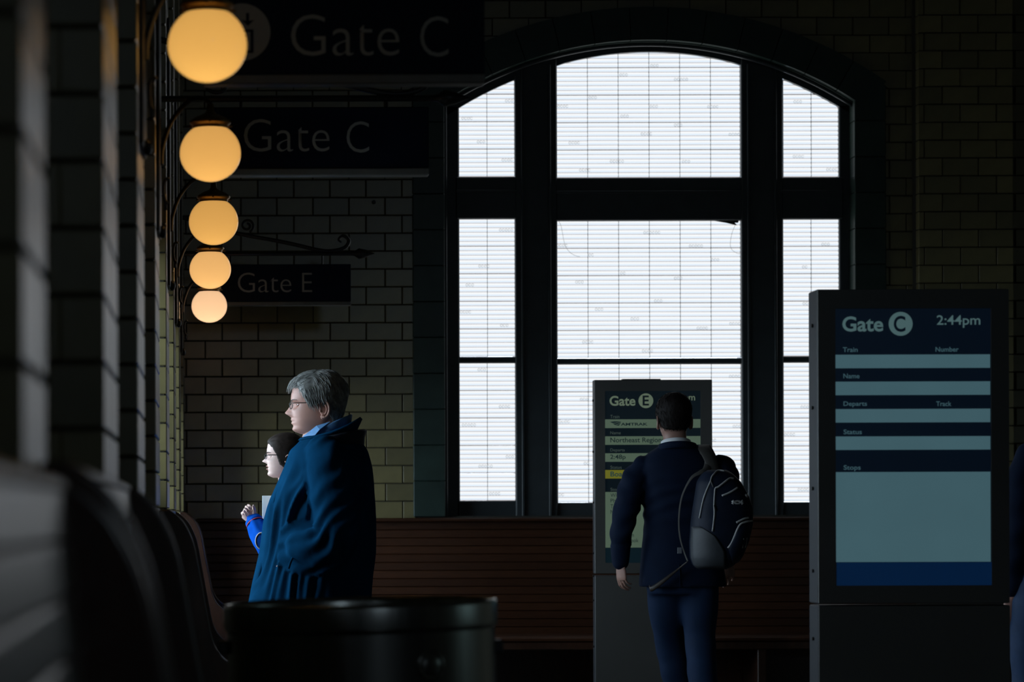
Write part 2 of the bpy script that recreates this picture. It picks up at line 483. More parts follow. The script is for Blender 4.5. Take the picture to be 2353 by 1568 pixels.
# --- brick pier right of the window, proud of the far wall
DP = DW - 0.16
p0, p1 = X(2112, DP), X(2332, DP)
pier = MB().box(p0 + 0.01, p1 - 0.01, DP + 0.012, DW + 0.02, 0, ZTOP).build('trim_1', M_MORTAR)
structure(pier, 'brick pier standing proud of the wall right of the arched window', 'pier')
rest = MB(); row = 0
CHp, CWp = 41.1 * DP / F, 82.8 * DP / F
while row < 60:
    z0 = Z(1190, DP) + row * CHp; z1 = z0 + CHp; row += 1
    if z0 > 4.6: break
    cuts = [p0, p0 + CWp * 0.18, p0 + CWp * 1.18, p0 + CWp * 2.18, p1] if row % 2 else [p0, p0 + CWp * 0.68, p0 + CWp * 1.68, p1]
    for a, b in zip(cuts[:-1], cuts[1:]):
        if VY - (z0 - CAMZ) * F / DP < 690: put_brick(pier, a, b, DP, DP + 0.06, z0, z1)
        else: rest.cbox(a + J / 2, b - J / 2, DP, DP + 0.06, z0 + J / 2, z1 - J / 2)
tag(rest.build('brickwork', M_BRICK, pier), kind='stuff')
# wall right of the pier, as far as the frame shows it
rest = MB(); row = 0
while row < 60:
    z0 = Z(1190, DW) + row * CH; row += 1
    if z0 > 5: break
    xa = X(2335, DW) - (0.1 if row % 2 else 0.0)
    while xa < XR - 0.3:
        rest.cbox(xa + J / 2, xa + CW - J / 2, DW, DW + 0.05, z0 + J / 2, z0 + CH - J / 2); xa += CW
tag(rest.build('brickwork', M_BRICK, wall_far), kind='stuff')

# --- left wall: pilasters between bays
PF, RB = -0.168, -0.258          # pilaster face and bay recess
PITCH, PWID = 1.795, 0.58
PD = [3.96 + PITCH * k for k in range(-2, 7)]
WO, LINTEL = -0.50, 2.16          # outer wall face, lintel height of doors and windows
wl = MB()
wl.box(WO, RB, YB, PD[0], 0, ZTOP)
for k in range(len(PD)):
    a = PD[k]
    wl.box(WO, RB + 0.0, a, a + PWID, 0, ZTOP)
openings = []
for k in range(len(PD) - 1):
    a, b = PD[k] + PWID, PD[k + 1]
    if k in (3, 5, 6, 7):         # bays with gate doors
        hh = LINTEL if k < 7 else 1.86
        wl.box(WO, RB, a, b, hh, ZTOP); openings.append((k, a, b, 0.0, hh))
    elif k == 4:                  # window above the bench
        hh = LINTEL
        wl.box(WO, RB, a, b, hh, ZTOP); wl.box(WO, RB, a, b, 0, 1.22); openings.append((k, a, b, 1.22, hh))
    else:
        wl.box(WO, RB, a, b, 0, ZTOP)
wl.box(WO, RB, PD[-1] + PWID, 16.5, 0, ZTOP)
def brickwall_mat():
    m = bpy.data.materials.new('brick_wall_in_bays'); m.use_nodes = True
    nt = m.node_tree; N_ = nt.nodes; L = nt.links; b = N_['Principled BSDF']; b.inputs['Roughness'].default_value = 0.35
    tc = N_.new('ShaderNodeTexCoord'); mp = N_.new('ShaderNodeMapping'); mp.inputs['Rotation'].default_value = (math.radians(90), 0, math.radians(90))
    br = N_.new('ShaderNodeTexBrick'); br.inputs['Scale'].default_value = 1.0
    br.inputs['Brick Width'].default_value = 0.21; br.inputs['Row Height'].default_value = 0.1045; br.inputs['Mortar Size'].default_value = 0.003
    br.inputs['Color1'].default_value = (0.25, 0.225, 0.14, 1); br.inputs['Color2'].default_value = (0.19, 0.175, 0.11, 1); br.inputs['Mortar'].default_value = (0.03, 0.03, 0.025, 1)
    sx = N_.new('ShaderNodeSeparateXYZ'); cx = N_.new('ShaderNodeCombineXYZ')
    L.new(tc.outputs['Object'], sx.inputs[0]); L.new(sx.outputs[1], cx.inputs[0]); L.new(sx.outputs[2], cx.inputs[1])
    L.new(cx.outputs[0], br.inputs['Vector']); L.new(br.outputs['Color'], b.inputs['Base Color'])
    return m
wall_left = wl.build('wall_left', brickwall_mat()); structure(wall_left, 'left-hand brick wall of recessed bays between pilasters', 'wall')

CHL = 0.1037
PLAB = ['nearest, mostly outside the frame', 'blurred brick pilaster nearest the left edge of the photo', 'second blurred brick pilaster from the left edge',
        'third brick pilaster along the left wall, below the largest globe lamp', 'fourth brick pilaster along the left wall, below the second globe lamp',
        'fifth brick pilaster along the left wall, below the third globe lamp', 'sixth brick pilaster along the left wall, below the fourth globe lamp',
        'seventh brick pilaster along the left wall, below the fifth globe lamp', 'last brick pilaster of the left wall, in the far corner']
PWID0 = PWID
for k in range(1, len(PD)):
    a = PD[k] if k > 1 else 2.27
    PWID = PWID0 if k > 1 else 0.31
    o = MB().box(RB, PF - 0.010, a + 0.010, a + PWID - 0.010, 0, ZTOP).build('trim_%d' % (k + 1), M_MORTAR)
    structure(o, PLAB[k], 'pilaster')
    rest = MB(); r = 0
    zc0 = CAMZ + 0.137 - 12 * CHL
    while True:
        z0 = zc0 + r * CHL; r += 1
        if z0 > 4.9 or z0 + CHL < 0.02: 
            if z0 > 4.9: break
            continue
        cuts = [a, a + 0.205, a + 0.41, a + PWID] if r % 2 else [a, a + 0.10, a + 0.305, a + 0.51, a + PWID]
        if k == 1: cuts = [a, a + 0.205, a + PWID] if r % 2 else [a, a + 0.10, a + PWID]
        py = VY - (z0 - CAMZ) * F / a
        for c0, c1 in zip(cuts[:-1], cuts[1:]):
            if -120 < py < 1210 and k < 8:
                # the pilaster's corner bricks show two widths of header to the camera, as laid
                if c0 == a and r % 2 == 0:
                    w = PF - RB
                    put_brick(o, RB, RB + w * 0.22 + J, c0 + J / 2, c1 - J / 2, z0, z0 + CHL)
                    put_brick(o, RB + w * 0.22, PF + J / 2, c0 + J / 2, c1 - J / 2, z0, z0 + CHL)
                else:
                    put_brick(o, RB, PF + J / 2, c0 + J / 2, c1 - J / 2, z0, z0 + CHL)
            else:
                rest.cbox(RB, PF, c0 + J / 2, c1 - J / 2, z0 + J / 2, z0 + CHL - J / 2)
    tag(rest.build('brickwork', M_BRICK, o), kind='stuff')

PWID = PWID0
# --- doors and windows in the bays
def clear_glass():
    m = bpy.data.materials.new('door_glass'); m.use_nodes = True
    nt = m.node_tree; N_ = nt.nodes; L = nt.links; N_.remove(N_['Principled BSDF'])
    t = N_.new('ShaderNodeBsdfTransparent'); t.inputs[0].default_value = (0.93, 0.96, 0.96, 1); g = N_.new('ShaderNodeBsdfGlossy'); g.inputs['Roughness'].default_value = 0.03
    f = N_.new('ShaderNodeFresnel'); f.inputs[0].default_value = 1.3
    mx = N_.new('ShaderNodeMixShader'); L.new(f.outputs[0], mx.inputs[0]); L.new(t.outputs[0], mx.inputs[1]); L.new(g.outputs[0], mx.inputs[2])
    L.new(mx.outputs[0], N_['Material Output'].inputs[0]); return m
M_DOORG = clear_glass()
M_DOORW = mat('dark_door_wood', (0.05, 0.022, 0.012), 0.4, var=0.3, scale=6, stretch=(20, 20, 2))
DLAB = {3: 'closed dark wooden gate doors under the nearest gate sign', 4: 'low daylit window in the bay under the second gate sign', 5: 'glazed gate doors letting daylight in beside the grey-haired man', 6: 'glazed gate doors letting daylight in beside the woman in blue', 7: 'glazed gate doors letting daylight in under the gate E sign'}
nd = 0; nw = 1
for k, a, b, z0, z1 in openings:
    xg = RB - 0.16
    isw = k == 4
    if isw: nw += 1; nm = 'window_%d' % nw
    else: nd += 1; nm = 'door_%d' % nd
    fr = MB()
    x0, x1 = xg - 0.05, xg
    fr.box(x0, x1, a, a + 0.05, z0, z1); fr.box(x0, x1, b - 0.05, b, z0, z1)
    fr.box(x0, x1, a, b, z1 - 0.05, z1); fr.box(x0, x1, a, b, z0, z0 + 0.06)
    fr.box(x0, x1, (a + b) / 2 - 0.03, (a + b) / 2 + 0.03, z0, z1)
    o = fr.build(nm, M_DOORW); structure(o, DLAB[k], 'window' if isw else 'door')
    for h in (0, 1):
        ya = a + 0.05 if h == 0 else (a + b) / 2 + 0.03; yb_ = (a + b) / 2 - 0.03 if h == 0 else b - 0.05
        if k == 3:
            for (q0, q1) in ((0.06, 0.95), (1.0, z1 - 0.05)):
                MB().cbox(xg - 0.04, xg - 0.005, ya, yb_, q0, q1, 0.01).build('panel', M_DOORW, o)
        else:
            zb_ = z0 + 0.06 if isw else 0.75
            MB().box(xg - 0.028, xg - 0.024, ya, yb_, zb_, z1 - 0.05).build('pane', M_DOORG, o)
            if not isw: MB().cbox(xg - 0.04, xg - 0.005, ya, yb_, 0.06, 0.75, 0.01).build('panel', M_DOORW, o)
        if not isw:
            yh = yb_ - 0.02 if h == 0 else ya + 0.02
            MB().tube([(xg - 0.01, yh, 0.95), (xg + 0.03, yh, 0.98), (xg + 0.03, yh, 1.22), (xg - 0.01, yh, 1.25)], 0.008, 8).build('handle', M_BRASS, o, True)
    if k != 3:
        pl = bpy.data.lights.new('sky_portal', 'AREA'); pl.shape = 'RECTANGLE'; pl.size = b - a; pl.size_y = z1 - z0
        pl.cycles.is_portal = True
        po = bpy.data.objects.new('sky_portal', pl); COL.objects.link(po)
        po.location = (WO - 0.01, (a + b) / 2, (z0 + z1) / 2)
        po.rotation_euler = Vector((-1, 0, 0)).to_track_quat('Z', 'Y').to_euler()
fr = MB()  # window added out of view to lift the light on camera-facing surfaces
fr.box(BX0, BX1, YB - 0.10, YB - 0.05, BZ0, BZ0 + 0.04); fr.box(BX0, BX1, YB - 0.10, YB - 0.05, BZ1 - 0.04, BZ1)
for xq in (BX0, (BX0 + BX1) / 2 - 0.02, BX1 - 0.04): fr.box(xq, xq + 0.04, YB - 0.10, YB - 0.05, BZ0, BZ1)
o = fr.build('window_%d' % (nw + 1), M_FRAME); structure(o, 'added high window behind the camera, unseen source of ambient light', 'window')
for xq in (BX0 + 0.04, (BX0 + BX1) / 2 + 0.02):
    MB().box(xq, xq + (BX1 - BX0) / 2 - 0.06, YB - 0.08, YB - 0.075, BZ0 + 0.04, BZ1 - 0.04).build('pane', M_DOORG, o)
pl = bpy.data.lights.new('sky_portal', 'AREA'); pl.shape = 'RECTANGLE'; pl.size = BX1 - BX0; pl.size_y = BZ1 - BZ0
pl.cycles.is_portal = True
po = bpy.data.objects.new('sky_portal', pl); COL.objects.link(po)
po.location = ((BX0 + BX1) / 2, YB - 0.16, (BZ0 + BZ1) / 2); po.rotation_euler = Vector((0, -1, 0)).to_track_quat('Z', 'Y').to_euler()
M_ADDGLOW = emat('added_glow_glass', (0.50, 0.80, 0.85), 0.30)  # glowing panes added out of view to put a streak on the bin
fr = MB()
for zq in (0.9, 1.6, 2.3): fr.box(XR - 0.06, XR - 0.001, 5.2, 7.3, zq, zq + 0.06)
for yq in (5.2, 5.86, 6.56, 7.24): fr.box(XR - 0.06, XR - 0.001, yq, yq + 0.06, 0.9, 2.36)
o = fr.build('window_%d' % (nw + 2), M_FRAME); structure(o, 'added glowing window on the unseen right-hand wall, for the reflection on the bin', 'window')
for yq, yr in ((5.26, 5.86), (5.92, 6.56), (6.62, 7.24)):
    for zq in (0.96, 1.66): MB().box(XR - 0.03, XR - 0.025, yq, yr, zq, zq + 0.64).build('pane', M_ADDGLOW, o)
gr = MB().box(-14, WO, -6, 22, -0.25, -0.12).build('ground', mat('platform_concrete', (0.16, 0.16, 0.155), 0.85))
structure(gr, 'grey concrete ground outside the gate doors', 'ground')

# --- the arched window
DS = DW - 0.035                  # face of the green surround
DF0, DF1 = DW + 0.10, DW + 0.24  # frame
DG = DF0 + 0.030                   # glass
M_G1 = emat('prism_glass_upper_facet', (0.93, 0.95, 0.965), WINDOW_GLOW * 1.0, 0.04, 2.0)
M_G2 = emat('prism_glass_lower_facet', (0.76, 0.865, 0.97), WINDOW_GLOW * 1.0, 0.04, 2.0)
M_G3 = emat('prism_glass_groove', (0.56, 0.53, 0.54), WINDOW_GLOW * 0.92, 0.15, 9.0)
M_CAME = mat('zinc_came', (0.16, 0.18, 0.22), 0.5, emit=(0.55, 0.62, 0.75), estr=0.0)
M_MARK = mat('moulded_glass_mark', (0.30, 0.34, 0.40), 0.5, emit=(0.62, 0.68, 0.78), estr=0.0)
win = thing('window_1', None, None, (X(WCX, DF0), DF0, Z(1190, DW)))
structure(win, 'large arched window of ribbed glass tiles in a dark three-light frame', 'window')

surround_w = 72
# jamb blocks of the surround
yj = 1190.0; k = 0
while yj > 200:
    y2 = max(yj - 82.6, 192)
    for (xa, xb) in ((951, 1024), (1967, 2039)):
        MB().cbox(X(xa, DS), X(xb, DS), DS + 0.003, DF1 + 0.02, Z(yj, DS) + .001, Z(y2, DS) - .001, 0.004).build('surround_block', M_GREEN, win)
    yj = y2
# voussoirs of the arch
r0, r1 = 868 * DS / F, 944 * DS / F
cx, cz = X(WCX, DS), Z(WCY, DS)
a_end = math.asin(546 / 944.0); nv = 13
for i in range(nv):
    t0 = -a_end + 2 * a_end * i / nv + 0.0012; t1 = -a_end + 2 * a_end * (i + 1) / nv - 0.0012
    pts = []
    for j in range(4): t = t0 + (t1 - t0) * j / 3; pts.append((cx + r1 * math.sin(t), cz + r1 * math.cos(t)))
    for j in range(3, -1, -1): t = t0 + (t1 - t0) * j / 3; pts.append((cx + r0 * math.sin(t), cz + r0 * math.cos(t)))
    MB().prism(pts, 'Y', DS, DF1 + 0.02).build('surround_block', M_GREEN, win)
# moulded arch bead inside the surround
bead = [(cx + (862 * DS / F) * math.sin(t), DS + 0.07, cz + (862 * DS / F) * math.cos(t)) for t in np.linspace(-math.asin(475 / 862), math.asin(475 / 862), 40)]
MB().tube(bead, 0.012, 8).build('arch_bead', M_FRAME, win, True)
def fbox(name, x0, x1, y0, y1, d0=DF0, d1=DF1, c=0.006):
    return MB().cbox(X(x0, d0), X(x1, d0), d0, d1, Z(y1, d0), Z(y0, d0), c).build(name, M_FRAME, win)
def arch_y(px, rpx): return WCY - math.sqrt(rpx * rpx - (px - WCX) ** 2)
fbox('jamb', 1014, 1057.5, 245, 1192); fbox('jamb', 1931, 1976, 245, 1192)
fbox('jamb_bead', 1022, 1030, 225, 1190, DF0 - 0.05, DF0); fbox('jamb_bead', 1962, 1970, 225, 1190, DF0 - 0.05, DF0)
for (xa, xb) in ((1186, 1282.5), (1706, 1802)):
    fbox('mullion', xa, xb, 135, 1192, DF0 - 0.015, DF1)
    fbox('mullion_bead', xa + 14, xa + 20, 150, 1190, DF0 - 0.030, DF0 - 0.015, 0.003)
    fbox('mullion_bead', xb - 20, xb - 14, 150, 1190, DF0 - 0.030, DF0 - 0.015, 0.003)
for (xa, xb, ya, yb_) in ((1050, 1190, 408, 505), (1280, 1710, 411, 510), (1798, 1940, 411, 508)):
    fbox('transom', xa, xb, ya, yb_, DF0 - 0.010, DF1)
    fbox('transom_bead', xa, xb, ya + 30, ya + 36, DF0 - 0.022, DF0 - 0.010, 0.003)
for (xa, xb, ya, yb_) in ((1050, 1190, 822, 837), (1280, 1710, 826.5, 840.5), (1798, 1940, 823, 838)):
    fbox('meeting_rail', xa, xb, ya, yb_, DF0 + 0.01, DF1)
for (xa, xb, ya) in ((1050, 1190, 1153), (1280, 1710, 1158), (1798, 1940, 1158)):
    fbox('bottom_rail', xa, xb, ya, 1193, DF0, DF1)
# arched head of the three lights
hd = MB(); n = 44
dh = DF0
for i in range(n):
    xa = 1020 + (1969 - 1020) * i / n; xb = 1020 + (1969 - 1020) * (i + 1) / n
    def low(px):
        y = arch_y(px, 836)
        if 1282 < px < 1706: y -= 2 + 3 * (1 - ((px - WCX) / 212) ** 2) - 0.5
        return y
    def hi_(px): return arch_y(px, 905)
    hd.prism([(X(xa, dh), Z(low(xa), dh)), (X(xb, dh), Z(low(xb), dh)), (X(xb, dh), Z(hi_(xb), dh)), (X(xa, dh), Z(hi_(xa), dh))], 'Y', dh, DF1)
hd.build('arch_head', M_FRAME, win)
# sill with a bright upper edge
MB().cbox(X(1050, DF0), X(1940, DF0), DW + 0.01, DF1, Z(1200, DF0), Z(1192, DF0), 0.004).build('window_sill', mat('sill_paint', (0.16, 0.18, 0.20), 0.3), win)

# glass tiles: prism ribs with real grooves
def tile_mesh(w, h):
    mb = MB(); nr = 6; p = h / nr; g = p * 0.17
    for i in range(nr):
        z0 = i * p
        a, b, c, d_ = z0 + g, z0 + g + (p - g) * 0.42, z0 + p, z0
        y = lambda t: t
        v = [(0, .008, d_), (w, .008, d_), (w, .004, a), (0, .004, a), (w, -.004, b), (0, -.004, b), (w, .004, c), (0, .004, c)]
        mb.add(v, [(0, 1, 2, 3)], 2); mb.add(v, [(3, 2, 4, 5)], 1); mb.add(v, [(5, 4, 6, 7)], 0)
    mb.add([(0, .012, 0), (w, .012, 0), (w, .012, h), (0, .012, h)], [(0, 3, 2, 1)], 0)
    me = mb.mesh('glass_tile', [M_G1, M_G2, M_G3])
    return me
TILES = {}
def put_tiles(x0, x1, ncol, ytop, ybot, nrow):
    w = (X(x1, DG) - X(x0, DG)) / ncol; h = (Z(ytop, DG) - Z(ybot, DG)) / nrow
    gp = 0.0014
    key = (round(w, 4), round(h, 4))
    if key not in TILES: TILES[key] = tile_mesh(w - gp, h - gp)
    for c in range(ncol):
        for r in range(nrow):
            o = bpy.data.objects.new('glass_tile', TILES[key]); COL.objects.link(o)
            jx = random.uniform(-0.0006, 0.0006); jz = random.uniform(-0.0008, 0.0008)
            o.parent = win; o.matrix_parent_inverse = PW[win.name].inverted()
            o.location = (X(x0, DG) + c * w + gp / 2 + jx, DG, Z(ybot, DG) + r * h + gp / 2 + jz)
    cm = MB()
    for c in range(ncol + 1):
        xx = X(x0, DG) + c * w
        cm.box(xx - 0.0012, xx + 0.0012, DG - 0.005, DG + 0.011, Z(ybot, DG), Z(ytop, DG))
    cm.build('came', M_CAME, win)
    cm = MB()
    for r in range(1, nrow):
        zz = Z(ybot, DG) + r * h
        cm.box(X(x0, DG), X(x1, DG), DG - 0.002, DG + 0.011, zz - 0.0009, zz + 0.0009)
    cm.build('came', M_CAME, win)
put_tiles(1282, 1706, 6, 411 - 63 * 5, 411, 5)
put_tiles(1282, 1706, 6, 511, 826, 5)
put_tiles(1282, 1706, 6, 840.5, 1158, 5)
put_tiles(1057, 1186, 2, 408 - 63 * 4, 408, 4)
put_tiles(1057, 1186, 2, 505, 822, 5)
put_tiles(1056, 1185, 2, 837, 1153, 5)
put_tiles(1802, 1931, 2, 411 - 63 * 4, 411, 4)
put_tiles(1801, 1930, 2, 508, 823, 5)
put_tiles(1801, 1930, 2, 838, 1158, 5)
# little moulded ring marks on some ribs (x, y, count)
MARKS = [(1076, 274, 4), (1173, 234, 3), (1108, 328, 3), (1168, 370, 4), (1165, 531, 5), (1114, 614, 4), (1081, 657, 3), (1071, 719, 4), (1160, 750, 3),
         (1108, 852, 3), (1160, 937, 4), (1078, 979, 5), (1172, 1052, 3), (1116, 1074, 5), (1137, 1137, 4),
         (1296, 247, 4), (1365, 227, 3), (1436, 175, 3), (1507, 154, 3), (1568, 186, 5), (1505, 248, 3), (1641, 249, 4), (1438, 270, 3), (1561, 291, 3), (1488, 311, 4), (1690, 313, 4), (1322, 331, 4), (1420, 374, 5), (1579, 375, 3), (1346, 394, 4),
         (1500, 538, 6), (1293, 567, 4), (1601, 569, 5), (1360, 589, 2), (1645, 601, 3), (1433, 631, 2), (1560, 643, 3), (1333, 651, 3), (1514, 695, 3), (1378, 714, 3), (1460, 736, 3), (1690, 748, 4), (1615, 758, 4), (1352, 789, 4), (1489, 810, 4),
         (1689, 869, 4), (1343, 921, 3), (1297, 972, 4), (1694, 984, 3), (1290, 1140, 2), (1640, 1016, 2), (1348, 1068, 2),
         (1836, 238, 3), (1837, 364, 4), (1914, 394, 4), (1899, 566, 3), (1851, 618, 2), (1852, 702, 2), (1815, 1003, 4), (1846, 1130, 4), (1850, 940, 3)]
mk = MB()
dm = DG - 0.006
for (mx_, my_, n_) in MARKS:
    for i in range(n_):
        cxp = mx_ + (i - (n_ - 1) / 2) * 6.6
        ring = [(cxp + 2.3 * math.cos(t) * (1.0), my_ + 3.4 * math.sin(t)) for t in np.linspace(0.35, 2 * math.pi - 0.35 if i % 2 else 2 * math.pi + 0.1, 9)]
        mk.tube([PT(p[0], p[1], dm) for p in ring], 0.0008, 4)
mk.build('moulded_mark', M_MARK, win)
# torn scrap and loose wires hanging in the middle light
sc = MB(); dsx = DG - 0.012
sc.prism([(X(p[0], dsx), Z(p[1], dsx)) for p in ((1640, 511), (1700, 510), (1698, 516), (1690, 516), (1696, 522), (1682, 519), (1670, 516))], 'Y', dsx - 0.004, dsx)
sc.build('torn_scrap', M_IRON, win)
for path in (((1287, 512), (1292, 525), (1300, 565), (1312, 583), (1326, 591), (1334, 593)), ((1692, 520), (1684, 540), (1680, 565), (1684, 578), (1696, 586), (1706, 588))):
    MB().tube(spline([PT(p[0], p[1], dsx) for p in path], 5), 0.0009, 5).build('loose_wire', M_IRON, win, True)

# ================================================================== BENCHES
def far_bench():
    y0 = DW - 0.42
    th = thing('wall_bench', 'long dark wooden bench with plank back below the arched window', 'bench', (2.2, y0, 0))
    xa, xb = -0.10, 6.6
    db = DW - 0.06
    pitch = 18.7 * db / F
    joints = []
    ztop = Z(1201, db)
    MB().cbox(xa, xb, db - 0.05, DW - 0.004, ztop, ztop + 0.022, 0.006).build('top_rail', M_WOOD, th)
    z = ztop - 0.001; i = 0
    while z > 0.50:
        js = [xa] + [j + (0.25 if i % 2 else -0.2) * 0 for j in joints] + [xb]
        for a, b in zip(js[:-1], js[1:]):
            MB().cbox(a + .0008, b - .0008, db - 0.004 * (i % 2) * 0 , db + 0.03, z - pitch + 0.0022, z, 0.0035).build('back_plank', M_WOOD, th)
        z -= pitch; i += 1
    MB().box(xa, xb, db + 0.02, DW - 0.003, 0.0, ztop).build('back_frame', M_WOODD, th)
    zs = Z(1466, DW - 0.45)
    for j in range(5):
        ya = DW - 0.49 + j * 0.086
        MB().cbox(xa, xb, ya, ya + 0.083, zs - 0.028, zs + (0.0 if j else -0.004), 0.006).build('seat_plank', M_WOOD, th)
    MB().cbox(xa, xb, DW - 0.48, DW - 0.45, zs - 0.075, zs - 0.030, 0.005).build('seat_rail', M_WOODD, th)
    for xs in (0.0, 1.5, 3.1, 4.7, 6.4):
        MB().cbox(xs, xs + 0.05, DW - 0.47, DW - 0.07, 0.0, zs - 0.029, 0.005).build('leg', M_WOODD, th)
far_bench()

def side_bench(y0, y1, T, label, near_end=True):
    th = thing('side_bench', label, 'bench', (0.05, (y0 + y1) / 2, 0), group='wooden benches along the left wall')
    prof = [(-.165, 0), (-.165, T), (-.138, T), (-.114, T - .016), (-.087, T - .045), (-.060, T - .105), (-.041, T - .20), (-.020, T - .315), (.004, T - .42),
            (.055, .70), (.14, .665), (.28, .65), (.335, .62), (.345, .575), (.32, .53), (.31, .40), (.335, .05), (.335, 0)]
    sm = [tuple(p)[0:3:2] for p in spline([(a, 0, b) for a, b in prof[2:16]], 4)]
    poly = prof[:2] + sm + prof[16:]
    for ya in ([y0, y1 - 0.036] if near_end else [y1 - 0.036]):
        mb = MB().prism(poly, 'Y', ya, ya + 0.036)
        o = mb.build('end_panel', M_WOODD, th)
        md = o.modifiers.new('b', 'BEVEL'); md.width = 0.006; md.segments = 3; md.limit_method = 'ANGLE'; md.angle_limit = math.radians(50)
    # back planks
    a, b = (y0 + 0.036 if near_end else y0), y1 - 0.036
    z = T - 0.012; i = 0
    def bx(z): return -.137 + .075 * max(0, (T - z)) / .70
    while z > 0.52:
        zl = z - 0.0455; xt, xb = bx(z), bx(zl)
        MB().prism([(xt - .022, z), (xt - 0.003, z), (xt, z - 0.004), (xb, zl + 0.004), (xb - 0.003, zl), (xb - .022, zl)], 'Y', a, b).build('back_plank', M_WOODL, th)
        z -= 0.0475
    MB().cbox(-.160, -.134, a, b, T - 0.014, T - .001, 0.004).build('top_rail', M_WOODL, th)
    for j in range(6):
        xa = -.06 + j * 0.064
        MB().cbox(xa, xa + 0.060, a, b, 0.425 + (0.004 if j in (0, 5) else 0), 0.45, 0.006).build('seat_plank', M_WOODL, th)
    MB().cbox(-.162, -.150, a, b, 0.40, T - 0.02, 0.003).build('back_frame', M_WOODD, th)
side_bench(-0.6, 2.40, 1.187, 'blurred plank bench at the lower left edge, nearest the camera', False)
side_bench(2.46, 4.20, 1.205, 'dark high-back bench just beyond the blurred nearest bench')
side_bench(7.87, 9.20, 1.176, 'high-back bench left of the metal can, its rounded end lit along the edge')
side_bench(12.50, 13.40, 1.176, 'farthest bench of the left wall, its end seen beside the woman in blue')

# ================================================================== GLOBE LAMPS
GR = 0.0940
LAMPS = [(480, 105, 91.5, (0.96, 0.59, 0.18), 0.79), (486, 353, 70.5, (0.96, 0.58, 0.19), 0.79), (493, 511, 57.0, (0.96, 0.58, 0.185), 0.73), (485, 620, 48.0, (0.97, 0.61, 0.26), 0.88), (482.5, 704, 41.2, (1.0, 0.70, 0.46), 1.0)]
LLAB = ['largest warm globe lamp, at the top left of the row', 'second globe lamp from the top, left of the lower gate C sign', 'third and middle globe lamp of the row',
        'fourth globe lamp from the top, touching the globe below it', 'smallest and brightest globe lamp, lowest of the row']
for i, (px, py, rp, colr, br) in enumerate(LAMPS):
    d = F * GR / rp
    c = PT(px, py, d)
    th = thing('globe_lamp', LLAB[i], 'lamp', (PF, d, c.z), group='globe lamps along the left wall')
    # glass globe: open at the top, slightly flattened
    prof = [(0.0008, -0.92 * GR)]
    for t in np.linspace(-0.48 * math.pi, 0.305 * math.pi, 30):
        prof.append((GR * math.cos(t), (0.92 if t < 0 else 0.99) * GR * math.sin(t)))
    o = MB().lathe(prof, 56, c).build('globe', globe_mat('opal_globe_glass', colr, br * LAMP_GLOW * 0.25), th, True)
    zt = c.z + prof[-1][1]; rt = prof[-1][0]
    # brass fitter: neck, beaded gallery, cap
    cap = [(rt * 0.98, -0.003), (rt * 1.0, 0.004), (rt * 1.02, 0.010), (rt * 1.14, 0.014), (rt * 1.18, 0.019), (rt * 1.14, 0.024), (rt * 1.02, 0.027), (rt * 0.86, 0.034), (rt * 0.35, 0.046), (0.012, 0.054), (0.010, 0.075)]
    MB().lathe(cap, 40, (c.x, c.y, zt)).build('fitter_cap', M_BRASS, th, True)
    for s in range(3):
        an = 0.5 + s * 2 * math.pi / 3
        MB().tube([(c.x + rt * 1.0 * math.cos(an), c.y + rt * 1.0 * math.sin(an), zt + 0.012), (c.x + rt * 1.42 * math.cos(an), c.y + rt * 1.42 * math.sin(an), zt + 0.013)], [0.0035, 0.0035], 8).build('thumb_screw', M_BRASS, th, True)
    # gooseneck arm from the wall plate
    zp = zt + 0.075
    arm = spline([(PF + 0.012, d, c.z - 0.035), (PF + 0.016, d, c.z + 0.02), (PF + 0.045, d, c.z + 0.10), (PF + 0.10, d, zp + 0.012), (c.x - 0.02, d, zp + 0.016), (c.x, d, zp), (c.x, d, zp - 0.02)], 7)
    MB().tube(arm, 0.0075, 10).build('arm', M_IRON, th, True)
    # scrolled wall plate below and above
    pl = MB().cbox(PF + 0.001, PF + 0.010, d - 0.14, d + 0.14, c.z - 0.25, c.z + 0.75, 0.003)
    pl.build('wall_plate', M_IRON, th)
    sc1 = [(PF + 0.014 + 0.02 * (1 - t) * math.cos(t * 9) * 0.5 + 0.012, d, c.z - 0.08 - 0.10 * t + 0.018 * math.sin(t * 9)) for t in np.linspace(0, 1, 28)]
    MB().tube(sc1, 0.005, 8).build('scroll', M_IRON, th, True)
    MB().ellipsoid((PF + 0.016, d, c.z - 0.24), (0.012, 0.02, 0.02), 12, 8).build('finial', M_IRON, th, True)
    # bulb inside the globe
    ld = bpy.data.lights.new('bulb', 'POINT'); ld.color = (1.0, 0.86, 0.66); ld.shadow_soft_size = 0.022
    ld.energy = 0.62 * br * LAMP_GLOW * 4 * math.pi * GR * GR * math.pi
    lo = bpy.data.objects.new('bulb', ld); COL.objects.link(lo); lo.parent = th; lo.matrix_parent_inverse = PW[th.name].inverted()
    lo.location = (c.x, c.y, c.z - 0.018)

